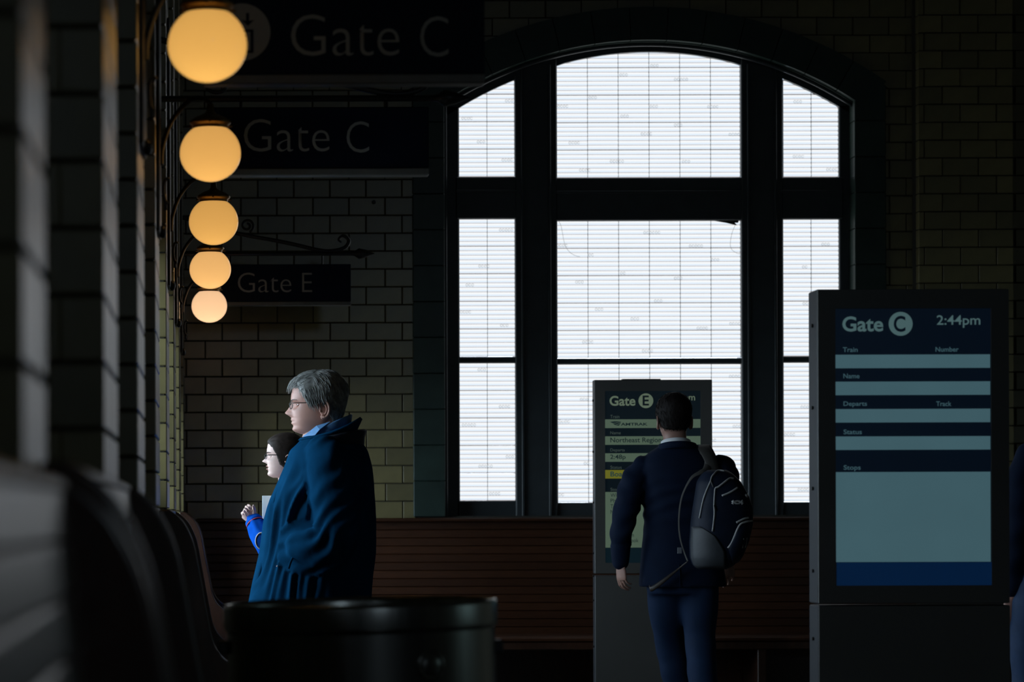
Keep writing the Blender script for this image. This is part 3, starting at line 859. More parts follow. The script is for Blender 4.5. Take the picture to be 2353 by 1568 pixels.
# ================================================================== HANGING GATE SIGNS
def gate_sign(name_label, d, word, x0, x1, ytop, ybot, strip, textbox):
    th = thing('gate_sign', name_label, 'sign', (X((x0 + x1) / 2, d), d, Z(ybot, d)), group='hanging gate signs')
    MB().cbox(X(x0, d), X(x1, d), d, d + 0.05, Z(ybot, d), Z(ytop, d), 0.003).build('panel', M_NAVY, th)
    MB().cbox(X(x0, d) - .001, X(x1, d) + .001, d - 0.006, d + 0.056, Z(ybot + strip, d), Z(ybot, d), 0.003).build('bottom_trim', M_ALU, th)
    for wd, bx in textbox: lettering(wd, bx, d - 0.001, M_LETTER, th, bold=-0.012)
    # bracket the sign hangs from
    zb = CAMZ + 1.440
    bt = th
    yy = d + 0.025
    L = 0.885
    MB().tube([(RB + 0.004, yy, zb), (0.80, yy, zb)], [0.011, 0.011], 8).build('bracket_bar', M_IRON, bt)
    # spear tip
    MB().lathe([(0.010, -0.13), (0.013, -0.11), (0.030, -0.085), (0.022, -0.05), (0.002, 0.0)], 12).xf(Matrix.Translation((L, yy, zb)) @ Matrix.Rotation(math.radians(90), 4, 'Y')).build('spear_tip', M_IRON, bt, True)
    # sloping stay ending in a scroll
    stay = [(RB + 0.006, yy, zb + 0.225), (PF + 0.006, yy, zb + 0.20), (0.0, yy, zb + 0.155), (0.15, yy, zb + 0.110), (0.40, yy, zb + 0.062), (0.58, yy, zb + 0.020), (0.66, yy, zb + 0.016), (0.725, yy, zb + 0.035), (0.745, yy, zb + 0.072), (0.715, yy, zb + 0.098), (0.69, yy, zb + 0.078), (0.705, yy, zb + 0.062)]
    sp = spline(stay, 6)
    MB().tube(sp, [0.011] * (len(sp) - 20) + list(np.linspace(0.011, 0.005, 20)), 8).build('bracket_stay', M_IRON, bt, True)
    s2 = [(0.19 + (0.034 - 0.003 * t) * math.cos(t), yy, zb + 0.155 + (0.034 - 0.003 * t) * math.sin(t)) for t in np.linspace(-1.2, 8.0, 40)]
    MB().tube(s2, 0.007, 8).build('scroll', M_IRON, bt, True)
    s3 = [(0.02 + (0.05 - 0.004 * t) * math.cos(t + 2), yy, zb + 0.06 + (0.05 - 0.004 * t) * math.sin(t + 2)) for t in np.linspace(0, 9, 44)]
    MB().tube(s3, 0.006, 8).build('scroll', M_IRON, bt, True)
    MB().cbox(RB, RB + 0.009, yy - 0.05, yy + 0.05, zb - 0.12, zb + 0.30, 0.003).build('wall_plate', M_IRON, bt)
    for hx in (0.10, 0.60):
        MB().tube([(hx, yy, zb), (hx, yy, Z(ytop, d) - 0.004)], 0.005, 8).build('hanger_rod', M_IRON, bt)
    return th
s1 = gate_sign('nearest and highest hanging gate C sign with round pictogram, behind the largest lamp', 6.85, 'Gate C', 470, 1117, -32, 172, 22,
               [('Gate', (672, 921, 34, 129)), ('C', (969, 1034, 39, 132))])
# round pictogram: lift with arrow
dd = 6.849
disc(559, 74, 66, dd - 0.0005, M_LETTER, s1, 'pictogram_disc')
pg = MB()
for poly in (((569, 30), (576, 30), (576, 48), (588, 46), (573, 60), (558, 46), (569, 48)), ((530, 60), (537, 60), (537, 42), (549, 44), (534, 30), (519, 44), (530, 42))):
    pg.add([tuple(PT(p[0], p[1], dd - 0.0012)) for p in poly], [tuple(range(len(poly)))])
def rect(mb, x0, x1, y0, y1, d): mb.add([tuple(PT(x0, y0, d)), tuple(PT(x1, y0, d)), tuple(PT(x1, y1, d)), tuple(PT(x0, y1, d))], [(0, 1, 2, 3)])
rect(pg, 522, 528, 68, 122, dd - .0012); rect(pg, 579, 586, 68, 122, dd - .0012); rect(pg, 522, 586, 68, 74, dd - .0012); rect(pg, 522, 586, 116, 122, dd - .0012)
for xq in (541, 554, 567):
    rect(pg, xq - 4, xq + 4, 90, 116, dd - .0012)
    pg.add([tuple(PT(xq + 4 * math.cos(t), 83 + 4 * math.sin(t), dd - .0012)) for t in np.linspace(0, 2 * math.pi, 12, endpoint=False)], [tuple(range(12))])
pg.build('pictogram', M_NAVY, s1)
gate_sign('second hanging gate C sign, behind the second globe lamp', 8.80, 'Gate C', 484, 988, 247, 388, 16,
          [('Gate', (563, 760, 274, 349)), ('C', (799, 851, 280, 352))])
gate_sign('small gate E sign under a scrolled iron bracket, in front of the brick wall', 14.0, 'Gate E', 500, 808, 608, 694, 9,
          [('Gate', (548, 671, 627, 672.5)), ('E', (696, 719, 628, 672))])
pin = MB().tube([(X(861, DW), DW - 0.03, Z(466, DW)), (X(861, DW), DW + 0.002, Z(466, DW))], [0.010, 0.013], 10)
tag(pin.build('wall_pin', M_IRON), 'small dark iron pin in the brick wall above the gate E sign', 'hook')

# ================================================================== KIOSKS
def scr(name, c, s=1.0, var=0.10): return emat(name, srgb(*c), s, var, 4.0)
def kiosk(label, d, fx0, fx1, ytop, ysplit, sx0, sx1, sy0, sy1, dep, nbolt):
    th = thing('information_kiosk', label, 'kiosk', (X((fx0 + fx1) / 2, d), d + dep / 2, 0), group='gate information kiosks')
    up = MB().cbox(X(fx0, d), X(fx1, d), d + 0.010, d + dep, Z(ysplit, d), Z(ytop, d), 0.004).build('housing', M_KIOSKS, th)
    # front bezel as four pieces round the screen
    bz = MB()
    bz.box(X(fx0, d) + .002, X(sx0, d), d, d + 0.012, Z(ysplit, d) + .002, Z(ytop, d) - .002); bz.box(X(sx1, d), X(fx1, d) - .002, d, d + 0.012, Z(ysplit, d) + .002, Z(ytop, d) - .002)
    bz.box(X(sx0, d), X(sx1, d), d, d + 0.012, Z(sy0, d), Z(ytop, d) - .002); bz.box(X(sx0, d), X(sx1, d), d, d + 0.012, Z(ysplit, d) + .002, Z(sy1, d))
    bz.build('bezel', M_KIOSK, th)
    g = 4.0
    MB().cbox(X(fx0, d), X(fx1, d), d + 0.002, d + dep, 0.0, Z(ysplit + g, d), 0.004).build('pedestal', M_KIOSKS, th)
    MB().box(X(fx0, d) + .002, X(fx1, d) - .002, d - 0.002, d + 0.004, 0.02, Z(ysplit + g, d) - .002).build('pedestal_front', M_KIOSK, th)
    MB().cbox(X(fx0, d) - 0.03, X(fx1, d) + 0.03, d - 0.05, d + dep + 0.05, 0.0, 0.02, 0.004).build('base_plate', M_KIOSK, th)
    for yb_ in nbolt:
        zz = Z(yb_, d)
        MB().tube([(X(fx0, d) - 0.006, d + dep * 0.5, zz), (X(fx0, d) + 0.002, d + dep * 0.5, zz)], 0.006, 8).build('side_bolt', M_BOLT, th)
    return th
def field(th, d, x0, x1, y0, y1, m, name='screen_field', e=0.0):
    mb = MB(); mb.box(X(x0, d), X(x1, d), d + 0.0035 - e, d + 0.0045 - e, Z(y1, d), Z(y0, d)); return mb.build(name, m, th)

dC = 8.48
kc = kiosk('larger information kiosk at the right, with empty pale fields and gate C heading', dC, 1880, 2321, 669, 1393, 1921, 2279, 714, 1351, 0.13, [750, 940, 1127, 1318, 1475])
S_N = scr('screen_dark_navy', (2, 9, 20)); S_N2 = scr('screen_footer_blue', (2, 24, 52)); S_P = scr('screen_pale_teal', (60, 88, 96)); S_T = scr('screen_heading_text', (66, 90, 92)); S_t = scr('screen_small_text', (52, 78, 86))
field(kc, dC, 1921, 2279, 714, 1351, S_N, 'screen', -0.004)
for (y0, y1) in ((820, 851), (882, 913), (945, 976), (1008, 1039), (1090, 1297)): field(kc, dC, 1921, 2277, y0, y1, S_P)
field(kc, dC, 1923, 2279, 1298, 1351, S_N2, 'screen_footer')
dt = dC + 0.0025
lettering('Gate', (1937, 2031, 732, 767), dt, S_T, kc, bold=0.022)
disc(2071, 749.5, 27.5, dt, S_T, kc, 'gate_disc')
lettering('C', (2055, 2082, 731, 768), dt - 0.001, S_N, kc, bold=0.022)
lettering('2:44pm', (2154, 2254, 730, 759), dt, S_T, kc, bold=0.008)
for w, bx in (('Train', (1938, 1972, 803, 814)), ('Number', (2151, 2204, 803, 814)), ('Name', (1939, 1976, 863.5, 874.5)), ('Departs', (1939, 1993, 927.5, 941)), ('Track', (2152, 2187, 928, 939)),
              ('Status', (1939, 1981, 992, 1003)), ('Stops', (1939, 1978, 1074, 1088))):
    lettering(w, bx, dt, S_t, kc, bold=0.012)

dE = 14.05
ke = kiosk('smaller information kiosk in front of the window, showing the gate E departure', dE, 1367, 1638, 876, 1322, 1391, 1611, 902, 1297, 0.08, [923, 1041, 1158, 1275, 1327, 1384, 1490])
MB().cbox(X(1432, dE), X(1520, dE), dE + 0.01, dE + 0.06, Z(876, dE), Z(874, dE), 0.001).build('top_cover', M_KIOSK, ke)
E_N = scr('screen_dark_green_navy', (4, 13, 19)); E_F = scr('screen_footer_green', (4, 20, 27)); E_P = scr('screen_pale_green', (72, 88, 74)); E_Y = scr('screen_status_yellow', (96, 96, 28)); E_T = scr('screen_green_text', (86, 100, 84)); E_t = scr('screen_small_green_text', (56, 68, 64)); E_D = scr('screen_dark_text', (14, 28, 30)); E_B = scr('screen_status_text', (22, 52, 56))
field(ke, dE, 1391, 1611, 902, 1297, E_N, 'screen', -0.004)
for (y0, y1) in ((967, 987), (1006, 1025.5), (1045, 1064.5), (1134, 1262)): field(ke, dE, 1391, 1610.5, y0, y1, E_P)
field(ke, dE, 1391, 1610.5, 1083.5, 1103, E_Y, 'status_field')
field(ke, dE, 1391, 1610.5, 1263, 1297, E_F, 'screen_footer')
dt = dE + 0.0025
lettering('Gate', (1401.5, 1461, 913, 936), dt, E_T, ke, bold=0.022)
disc(1485, 924.5, 17, dt, E_T, ke, 'gate_disc'); lettering('E', (1477.5, 1492, 912.5, 935.5), dt - .001, E_N, ke, bold=0.022)
lettering('2:44pm', (1535, 1598, 909, 929), dt, E_T, ke, bold=0.008)
for w, bx in (('Train', (1403, 1424, 957, 964.5)), ('Name', (1403, 1427, 994.5, 1001.5)), ('Departs', (1403, 1436, 1034, 1043)), ('Status', (1403, 1429, 1073.5, 1081)), ('Stops', (1403, 1427, 1124.5, 1134))):
    lettering(w, bx, dt, E_t, ke, bold=0.0)
lettering('AMTRAK', (1427, 1489, 975, 981.5), dt, E_D, ke, bold=0.03)
lg = MB()
for poly in (((1402, 973), (1412, 971.5), (1427, 972), (1419, 974.5), (1409, 976)), ((1409, 977), (1420, 975), (1428, 972), (1423, 977), (1414, 980)), ((1414, 981), (1423, 978), (1429, 972), (1423, 981.5))):
    lg.add([tuple(PT(p[0], p[1], dt)) for p in poly], [tuple(range(len(poly)))])
lg.build('rail_emblem', E_D, ke)
lettering('Northeast Regional', (1403, 1531, 1009, 1023.5), dt, E_D, ke, bold=0.012)
lettering('2:48p', (1402.5, 1438, 1048, 1061.5), dt, E_D, ke, bold=0.012)
lettering('Boarding', (1403, 1468, 1087, 1102), dt, E_B, ke, bold=0.015)
for w, y, x1 in (('Wilmington', 1142, 1457), ('Philadelphia', 1154.5, 1462), ('Trenton', 1167.5, 1438), ('Newark', 1180, 1438), ('New Haven', 1233, 1456), ('Old Saybrook', 1246, 1467)):
    lettering(w, (1403, x1, y - 5, y + (4.5 if w not in ('Philadelphia', 'Old Saybrook', 'Wilmington') else 6.5)), dt, E_D, ke)

# ================================================================== METAL CAN
def can():
    d = 5.62; c = Vector((X(826, d), d, 0)); R = 314 * d / F
    zt = CAMZ - 0.183
    th = thing('rubbish_bin', 'round stainless steel rubbish bin in the foreground below the man', 'bin', (c.x, c.y, 0))
    til = Matrix.Translation(Vector((c.x, c.y, zt))) @ Matrix.Rotation(math.radians(-1.3), 4, 'Y') @ Matrix.Translation(-Vector((c.x, c.y, zt)))
    rim = [(R * 0.985, -0.060), (R * 0.999, -0.056), (R, -0.05), (R, -0.010), (R * 0.997, -0.004), (R * 0.985, 0.0), (R * 0.972, -0.003), (R * 0.965, -0.012), (R * 0.962, -0.10)]
    MB().lathe(rim, 96, (c.x, c.y, zt)).xf(til).build('rim_band', M_CAN, th, True)
    body = [(R * 0.93, -zt + 0.02), (R * 0.975, -zt + 0.06), (R * 0.978, -0.30), (R * 0.980, -0.062)]
    MB().lathe(body, 96, (c.x, c.y, zt)).xf(til).build('drum', M_CAN, th, True)
    MB().lathe([(0.001, -0.16), (R * 0.9, -0.16), (R * 0.962, -0.15)], 64, (c.x, c.y, zt)).xf(til).build('inner_lid', M_BOLT, th, True)
    MB().lathe([(R * 0.90, -zt + 0.0), (R * 0.95, -zt + 0.01), (R * 0.93, -zt + 0.022)], 64, (c.x, c.y, zt), cap=True).build('foot_ring', M_BOLT, th, True)
    # round embossed badge on the front
    an = math.atan2(-math.sqrt(max(0, 1 - ((968 - 826) / 314.0) ** 2)), (968 - 826) / 314.0)
    bc = Vector((c.x + R * 0.979 * math.cos(an), c.y + R * 0.979 * math.sin(an), Z(1532, d - R * 0.9)))
    mb = MB().lathe([(0.001, 0.006), (0.020, 0.006), (0.024, 0.003), (0.028, 0.006), (0.033, 0.004), (0.034, -0.004)], 32)
    Mx = Matrix.Translation(bc) @ Vector((math.cos(an), math.sin(an), 0)).to_track_quat('Z', 'Y').to_matrix().to_4x4()
    mb.xf(Mx).build('badge', M_CAN, th, True)
    for sgn, an2 in ((1, -0.05), (-1, math.pi + 0.05)):
        px_ = c.x + R * math.cos(an2) * 1.0; py_ = c.y + R * math.sin(an2)
        MB().cbox(px_ - 0.012, px_ + 0.012, py_ - 0.02, py_ + 0.02, zt - 0.115, zt - 0.085, 0.004).build('side_lug', M_BOLT, th)
can()

# ================================================================== PEOPLE
def spow(v, p): return math.copysign(abs(v) ** p, v)

class Head:
    """head in local axes: face towards -Y, left ear at +X, chin at z = 0; prof = midline profile (z, forward) without the nose"""
    def __init__(s, H, prof, back, width, nose, zc, hairline, thick, feats=()):
        s.H, s.zc = H, zc
        s.pf = np.array(sorted(prof)); s.pb = np.array(sorted(back)); s.pw = np.array(sorted(width)); s.nose = nose; s.hl = np.array(hairline); s.thick = thick; s.feats = feats
        s.nl, s.na = 84, 104
        s.lev = np.concatenate([np.linspace(-0.004, zc, 60, endpoint=False), zc + (H - zc) * np.sin(np.linspace(0, math.pi / 2, 24))])
        s.grid()
    def grid(s):
        P = np.zeros((len(s.lev), s.na, 3))
        ts = np.linspace(0, 2 * math.pi, s.na, endpoint=False)
        for i, z in enumerate(s.lev):
            zz = min(z, s.zc)
            k = 1.0 if z <= s.zc else math.sqrt(max(0.0004, 1 - ((z - s.zc) / (s.H - s.zc)) ** 2))
            f = np.interp(zz, s.pf[:, 0], s.pf[:, 1]) * k; b = np.interp(zz, s.pb[:, 0], s.pb[:, 1]) * k; w = np.interp(zz, s.pw[:, 0], s.pw[:, 1]) * k
            if z > s.zc: sh = 0.012 * (1 - k)
            else: sh = 0
            for j, t in enumerate(ts):
                c, sn = math.cos(t), math.sin(t)
                x = w * spow(c, 0.92); y = -f * spow(sn, 0.86) if sn > 0 else b * abs(sn) ** 0.92
                P[i, j] = (x, y + sh, z)
        # features push the front surface along the gaze
        X_, Y_, Z_ = P[..., 0].copy(), P[..., 1], P[..., 2]
        front = np.clip(-Y_ / 0.06, 0, 1)
        for (x0, z0, sx, sz, A) in s.nose + list(s.feats):
            for sg in ((1,) if x0 == 0 else (1, -1)):
                P[..., 1] -= A * front * np.exp(-((X_ - sg * x0) / sx) ** 2 - ((Z_ - z0) / sz) ** 2)
        s.P = P; s.ts = ts
        # outward normals from the grid
        du = np.roll(P, -1, 1) - np.roll(P, 1, 1); dv = np.gradient(P, axis=0)
        n = np.cross(dv, du); n /= np.linalg.norm(n, axis=2, keepdims=True) + 1e-9
        s.N = n
    def faces(s):
        L, A = len(s.lev), s.na; f = []
        for i in range(L - 1):
            for j in range(A):
                k = (j + 1) % A; f.append((i * A + j, i * A + k, (i + 1) * A + k, (i + 1) * A + j))
        f.append(tuple(range(A - 1, -1, -1))); f.append(tuple(range((L - 1) * A, L * A)))
        return f
    def mb(s):
        m = MB(); m.add(s.P.reshape(-1, 3).tolist(), s.faces()); return m
    def mask(s, z, t):
        a = abs((t - math.pi / 2 + math.pi) % (2 * math.pi) - math.pi)
        return z - np.interp(a, s.hl[:, 0], s.hl[:, 1])
    def hair(s, strands=500, mode='short', seed=1, jit=0.004, rs=(0.0009, 0.0018), ls=(0.018, 0.036)):
        rng = random.Random(seed)
        P = s.P.copy(); L = len(s.lev)
        for i, z in enumerate(s.lev):
            for j, t in enumerate(s.ts):
                m = s.mask(z, t) + 0.006 * noise.noise(Vector((t * 6, z * 60, 1)))
                q = max(0, min(1, (m + 0.004) / 0.018)); q = q * q * (3 - 2 * q)
                top = max(0, min(1, (z - s.zc + 0.05) / 0.07))
                th = s.thick[0] + (s.thick[1] - s.thick[0]) * top
                nz_ = noise.noise(Vector((P[i, j, 0] * 55, P[i, j, 1] * 30, z * 25))) * jit + noise.noise(Vector((P[i, j, 0] * 160, P[i, j, 1] * 60, z * 50))) * jit * 0.6
                P[i, j] += s.N[i, j] * (-0.005 + q * (th + 0.005 + nz_))
        m = MB(); m.add(P.reshape(-1, 3).tolist(), s.faces())
        made = 0
        while made < strands:
            i = rng.randrange(8, L - 2); j = rng.randrange(s.na)
            z, t = s.lev[i], s.ts[j]
            if s.mask(z, t) < 0.006: continue
            made += 1
            p = Vector(P[i, j]); n = Vector(s.N[i, j]); a = abs((t - math.pi / 2 + math.pi) % (2 * math.pi) - math.pi)
            if mode == 'short':
                if z > s.zc + 0.01 and a < 1.3: D = Vector((rng.uniform(-.5, .5), -1.0, -0.35))
                else: D = Vector((rng.uniform(-.25, .25), 0.35, -1.0))
                ln = rng.uniform(*ls)
            else:
                D = Vector((0, 1.0, -0.25 - 0.8 * max(0, s.zc - z) / 0.1)); ln = rng.uniform(0.05, 0.09)
            D = (D - n * D.dot(n)).normalized()
            r = rng.uniform(*rs); pts = []; lift = rng.uniform(0.0, 0.0035)
            for q in range(5):
                u = q / 4
                pts.append(p - n * 0.001 + D * (ln * u) + n * (lift * math.sin(u * 2.4) - 0.10 * (ln * u) ** 2 / 0.09 * 6))
            m.tube(pts, [r, r, r * .9, r * .6, r * .15], 3, flat=1.6)
        return m

def ear(side, c, sc=1.0):
    """outer rim, lobe, concha; c = ear centre on the head side"""
    m = MB(); x, y, z = c
    s_ = side
    m.ellipsoid((x, y, z), (0.006 * sc, 0.014 * sc, 0.026 * sc), 14, 10, rot=Matrix.Rotation(math.radians(12), 3, 'X'))
    rim = []
    for t in np.linspace(-2.0, 2.55, 22):
        rr = 1.0 if t > -1 else 0.85
        rim.append((x + s_ * (0.008 + 0.005 * math.cos(t * 0.5)), y + 0.004 + 0.016 * sc * math.cos(t) * rr, z + 0.003 + 0.028 * sc * math.sin(t)))
    m.tube(rim, lin([0.0042 * sc, 0.0045 * sc, 0.0042 * sc, 0.003 * sc], len(rim)), 8)
    anti = [(x + s_ * 0.008, y + 0.002 + 0.009 * sc * math.cos(t), z + 0.002 + 0.017 * sc * math.sin(t)) for t in np.linspace(-1.5, 1.3, 12)]
    m.tube(anti, 0.0032 * sc, 7)
    m.ellipsoid((x + s_ * 0.007, y - 0.003, z - 0.024 * sc), (0.005 * sc, 0.008 * sc, 0.009 * sc), 10, 8)
    m.ellipsoid((x + s_ * 0.006, y - 0.011 * sc, z - 0.004), (0.004, 0.004, 0.006), 8, 6)
    return m

def hand(curl=(20, 30, 25), side=1, spread=4, thumb=(0.75, -0.35, -0.55), sc=1.0):
    """wrist at origin, fingers along -Z, palm facing -Y, thumb on the side*X side"""
    m = MB(); rings = []
    for z, a, b, yo in ((0.045, .026, .021, 0), (0.02, .026, .019, 0), (0.0, .026, .017, 0), (-.02, .033, .016, 0), (-.05, .040, .015, 0), (-.08, .041, .013, 0), (-.094, .036, .009, 0)):
        rings.append([(a * math.cos(t), yo + b * math.sin(t), z) for t in np.linspace(0, 2 * math.pi, 16, endpoint=False)])
    m.loft(rings)
    fx = [0.029, 0.010, -0.009, -0.027]; ln = [0.072, 0.080, 0.074, 0.058]; zz = [-.086, -.091, -.088, -.080]
    for i in range(4):
        p = Vector((side * fx[i], 0, zz[i] + 0.012)); ang = 0.0; pts = [p]; sp = math.radians((1.5 - i) * spread) * side
        cr = [c * (1 + 0.10 * i) for c in curl]
        segs = [0.012, ln[i] * .46, ln[i] * .30, ln[i] * .24]
        for k, sg in enumerate(segs):
            if k > 0: ang += math.radians(cr[k - 1])
            dv = Vector((math.sin(sp) * math.cos(ang), -math.sin(ang), -math.cos(ang) * math.cos(sp)))
            for q in (0.5, 1.0): pts.append(p + dv * sg * q)
            p = p + dv * sg
        r0 = 0.0088 - 0.0007 * i
        m.tube(pts, lin([r0, r0 * 1.0, r0 * .92, r0 * .86, r0 * .7], len(pts)), 10)
        m.ellipsoid(p, (r0 * .7,) * 3, 8, 6)
    b = Vector((side * 0.024, -0.004, -0.022)); D = Vector((side * thumb[0], thumb[1], thumb[2])).normalized(); D2 = Vector((side * thumb[0] * .35, thumb[1] * 1.1, thumb[2] * 1.3)).normalized()
    m.tube([b, b + D * .022, b + D * .042, b + D * .042 + D2 * .018, b + D * .042 + D2 * .034], [.013, .0125, .0105, .0098, .0068], 10)
    m.ellipsoid(b + D * .042 + D2 * .034, (.0066,) * 3, 8, 6)
    if sc != 1: m.xf(Matrix.Scale(sc, 4))
    return m

def ringz(z, f, b, w, n=40, pf=0.9, pw=0.9, cx=0.0):
    """horizontal body ring: f forward (-Y), b backward, w half width"""
    out = []
    for t in np.linspace(0, 2 * math.pi, n, endpoint=False):
        c, sn = math.cos(t), math.sin(t)
        out.append((cx + w * spow(c, pw), (-f if sn > 0 else b) * abs(sn) ** pf, z))
    return out
def limb(pts, radii, n=18, k=7):
    sp = spline(pts, k); rr = lin(radii, len(sp)); m = MB(); m.tube(sp, rr, n); 
    m.ellipsoid(sp[-1], (rr[-1],) * 3, 12, 8); m.ellipsoid(sp[0], (rr[0],) * 3, 12, 8); return m

def person(label, loc, rotz):
    o = thing('person', label, 'person', loc)
    o.rotation_euler = (0, 0, rotz); PW[o.name] = Matrix.Identity(4)   # parts in the person's own axes
    return o

def glasses(parent, zc, yf, w=0.032, h=0.015, xe=0.074, ye=0.0, tk=0.0013, tk2=0.0017, metal=M_GLASSF, pupil=0.034, side=1):
    m = MB()
    g = bpy.data.objects.new('glasses', None)
    fr = MB()
    for sg in (1, -1):
        loop = []
        for t in np.linspace(0, 2 * math.pi, 33):
            xx = sg * pupil + w * 0.78 * spow(math.cos(t), .75); zz = zc + h * spow(math.sin(t), .75)
            loop.append((xx, yf + 0.010 * (abs(xx) / 0.06) ** 2, zz))
        fr.tube(loop, tk, 6, cap=False)
    fr.tube([(-0.010, yf, zc + 0.004), (0, yf - 0.003, zc + 0.006), (0.010, yf, zc + 0.004)], tk, 6)
    for sg in (1, -1):
        fr.tube(spline([(sg * (pupil + w * .74), yf + 0.009, zc + 0.006), (sg * (xe - 0.004), yf + 0.018, zc + 0.007), (sg * xe, yf + 0.05, zc + 0.007), (sg * (xe + .002), ye - 0.004, zc + 0.007), (sg * (xe + .001), ye + 0.012, zc - 0.006)], 5), (tk2), 6)
    fo = fr.build('glasses', metal, parent, True)
    ln = MB()
    for sg in (1, -1):
        pts = []
        for t in np.linspace(0, 2 * math.pi, 24, endpoint=False):
            xx = sg * pupil + w * 0.76 * spow(math.cos(t), .75); zz = zc + h * .98 * spow(math.sin(t), .75)
            pts.append((xx, yf + 0.010 * (abs(xx) / 0.06) ** 2, zz))
        ln.add(pts, [tuple(range(24))])
    ln.build('lens', M_LENS, fo)
    return fo

def shoes_and_legs(parent, body, hipz, fpos, mtrou, rtop=0.088, rbot=0.055, knees=None, hips=(0.09, -0.09)):
    """trousers as one mesh over two legs; shoes as parts. fpos = [(x, y), ...] of the ankles"""
    tr = MB()
    for i, (hx, (fx, fy)) in enumerate(zip(hips, fpos)):
        kx, ky = ((hx + fx) / 2, fy * 0.45 - 0.03) if knees is None else knees[i]
        tr.join(limb([(hx, 0.0, hipz), (hx * .6 + kx * .4, ky * .5, hipz * .78), (kx, ky, 0.50), (fx * .6 + kx * .4, fy * .7 + ky * .3, 0.28), (fx, fy, 0.09)], [rtop, rtop * .98, rtop * .80, rtop * .76, rbot * 1.15, rbot]))
    tr.loft([ringz(hipz - 0.10, .09, .11, .16), ringz(hipz - .02, .10, .12, .175), ringz(hipz + .10, .105, .105, .165), ringz(hipz + .16, .10, .10, .155)])
    me = remeshed(tr, 0.011, 5, [mtrou], 'trousers')
    cloth_folds(me, lambda c, n: 0.004 * noise.noise(Vector((c.x * 7, c.y * 7, c.z * 14))) + 0.002 * math.sin(c.z * 38 + c.x * 20) * (1 if c.z < 0.45 else 0.3))
    link('trousers', me, parent)
    for (fx, fy) in fpos:
        sh = MB(); rings = []
        for y, w, h in ((0.075, .020, .035), (0.06, .034, .055), (0.02, .036, .075), (-.03, .037, .070), (-.08, .043, .052), (-.13, .044, .040), (-.165, .034, .030), (-.185, .012, .020)):
            rings.append([(fx + w * spow(math.cos(t), .8), fy + y, max(0.001, h * .5 + h * .5 * spow(math.sin(t), .7))) for t in np.linspace(0, 2 * math.pi, 18, endpoint=False)])
        sh.loft(rings); sh.build('shoe', M_SHOE, parent, True)

def cloth_folds(me, fn):
    n = len(me.vertices)
    co = np.empty(n * 3, np.float32); me.vertices.foreach_get('co', co); co = co.reshape(-1, 3)
    no = np.empty(n * 3, np.float32); me.vertex_normals.foreach_get('vector', no); no = no.reshape(-1, 3)
    ds = np.array([fn(Vector(c), None) for c in co.tolist()], np.float32)
    me.vertices.foreach_set('co', (co + no * ds[:, None]).ravel()); me.update()

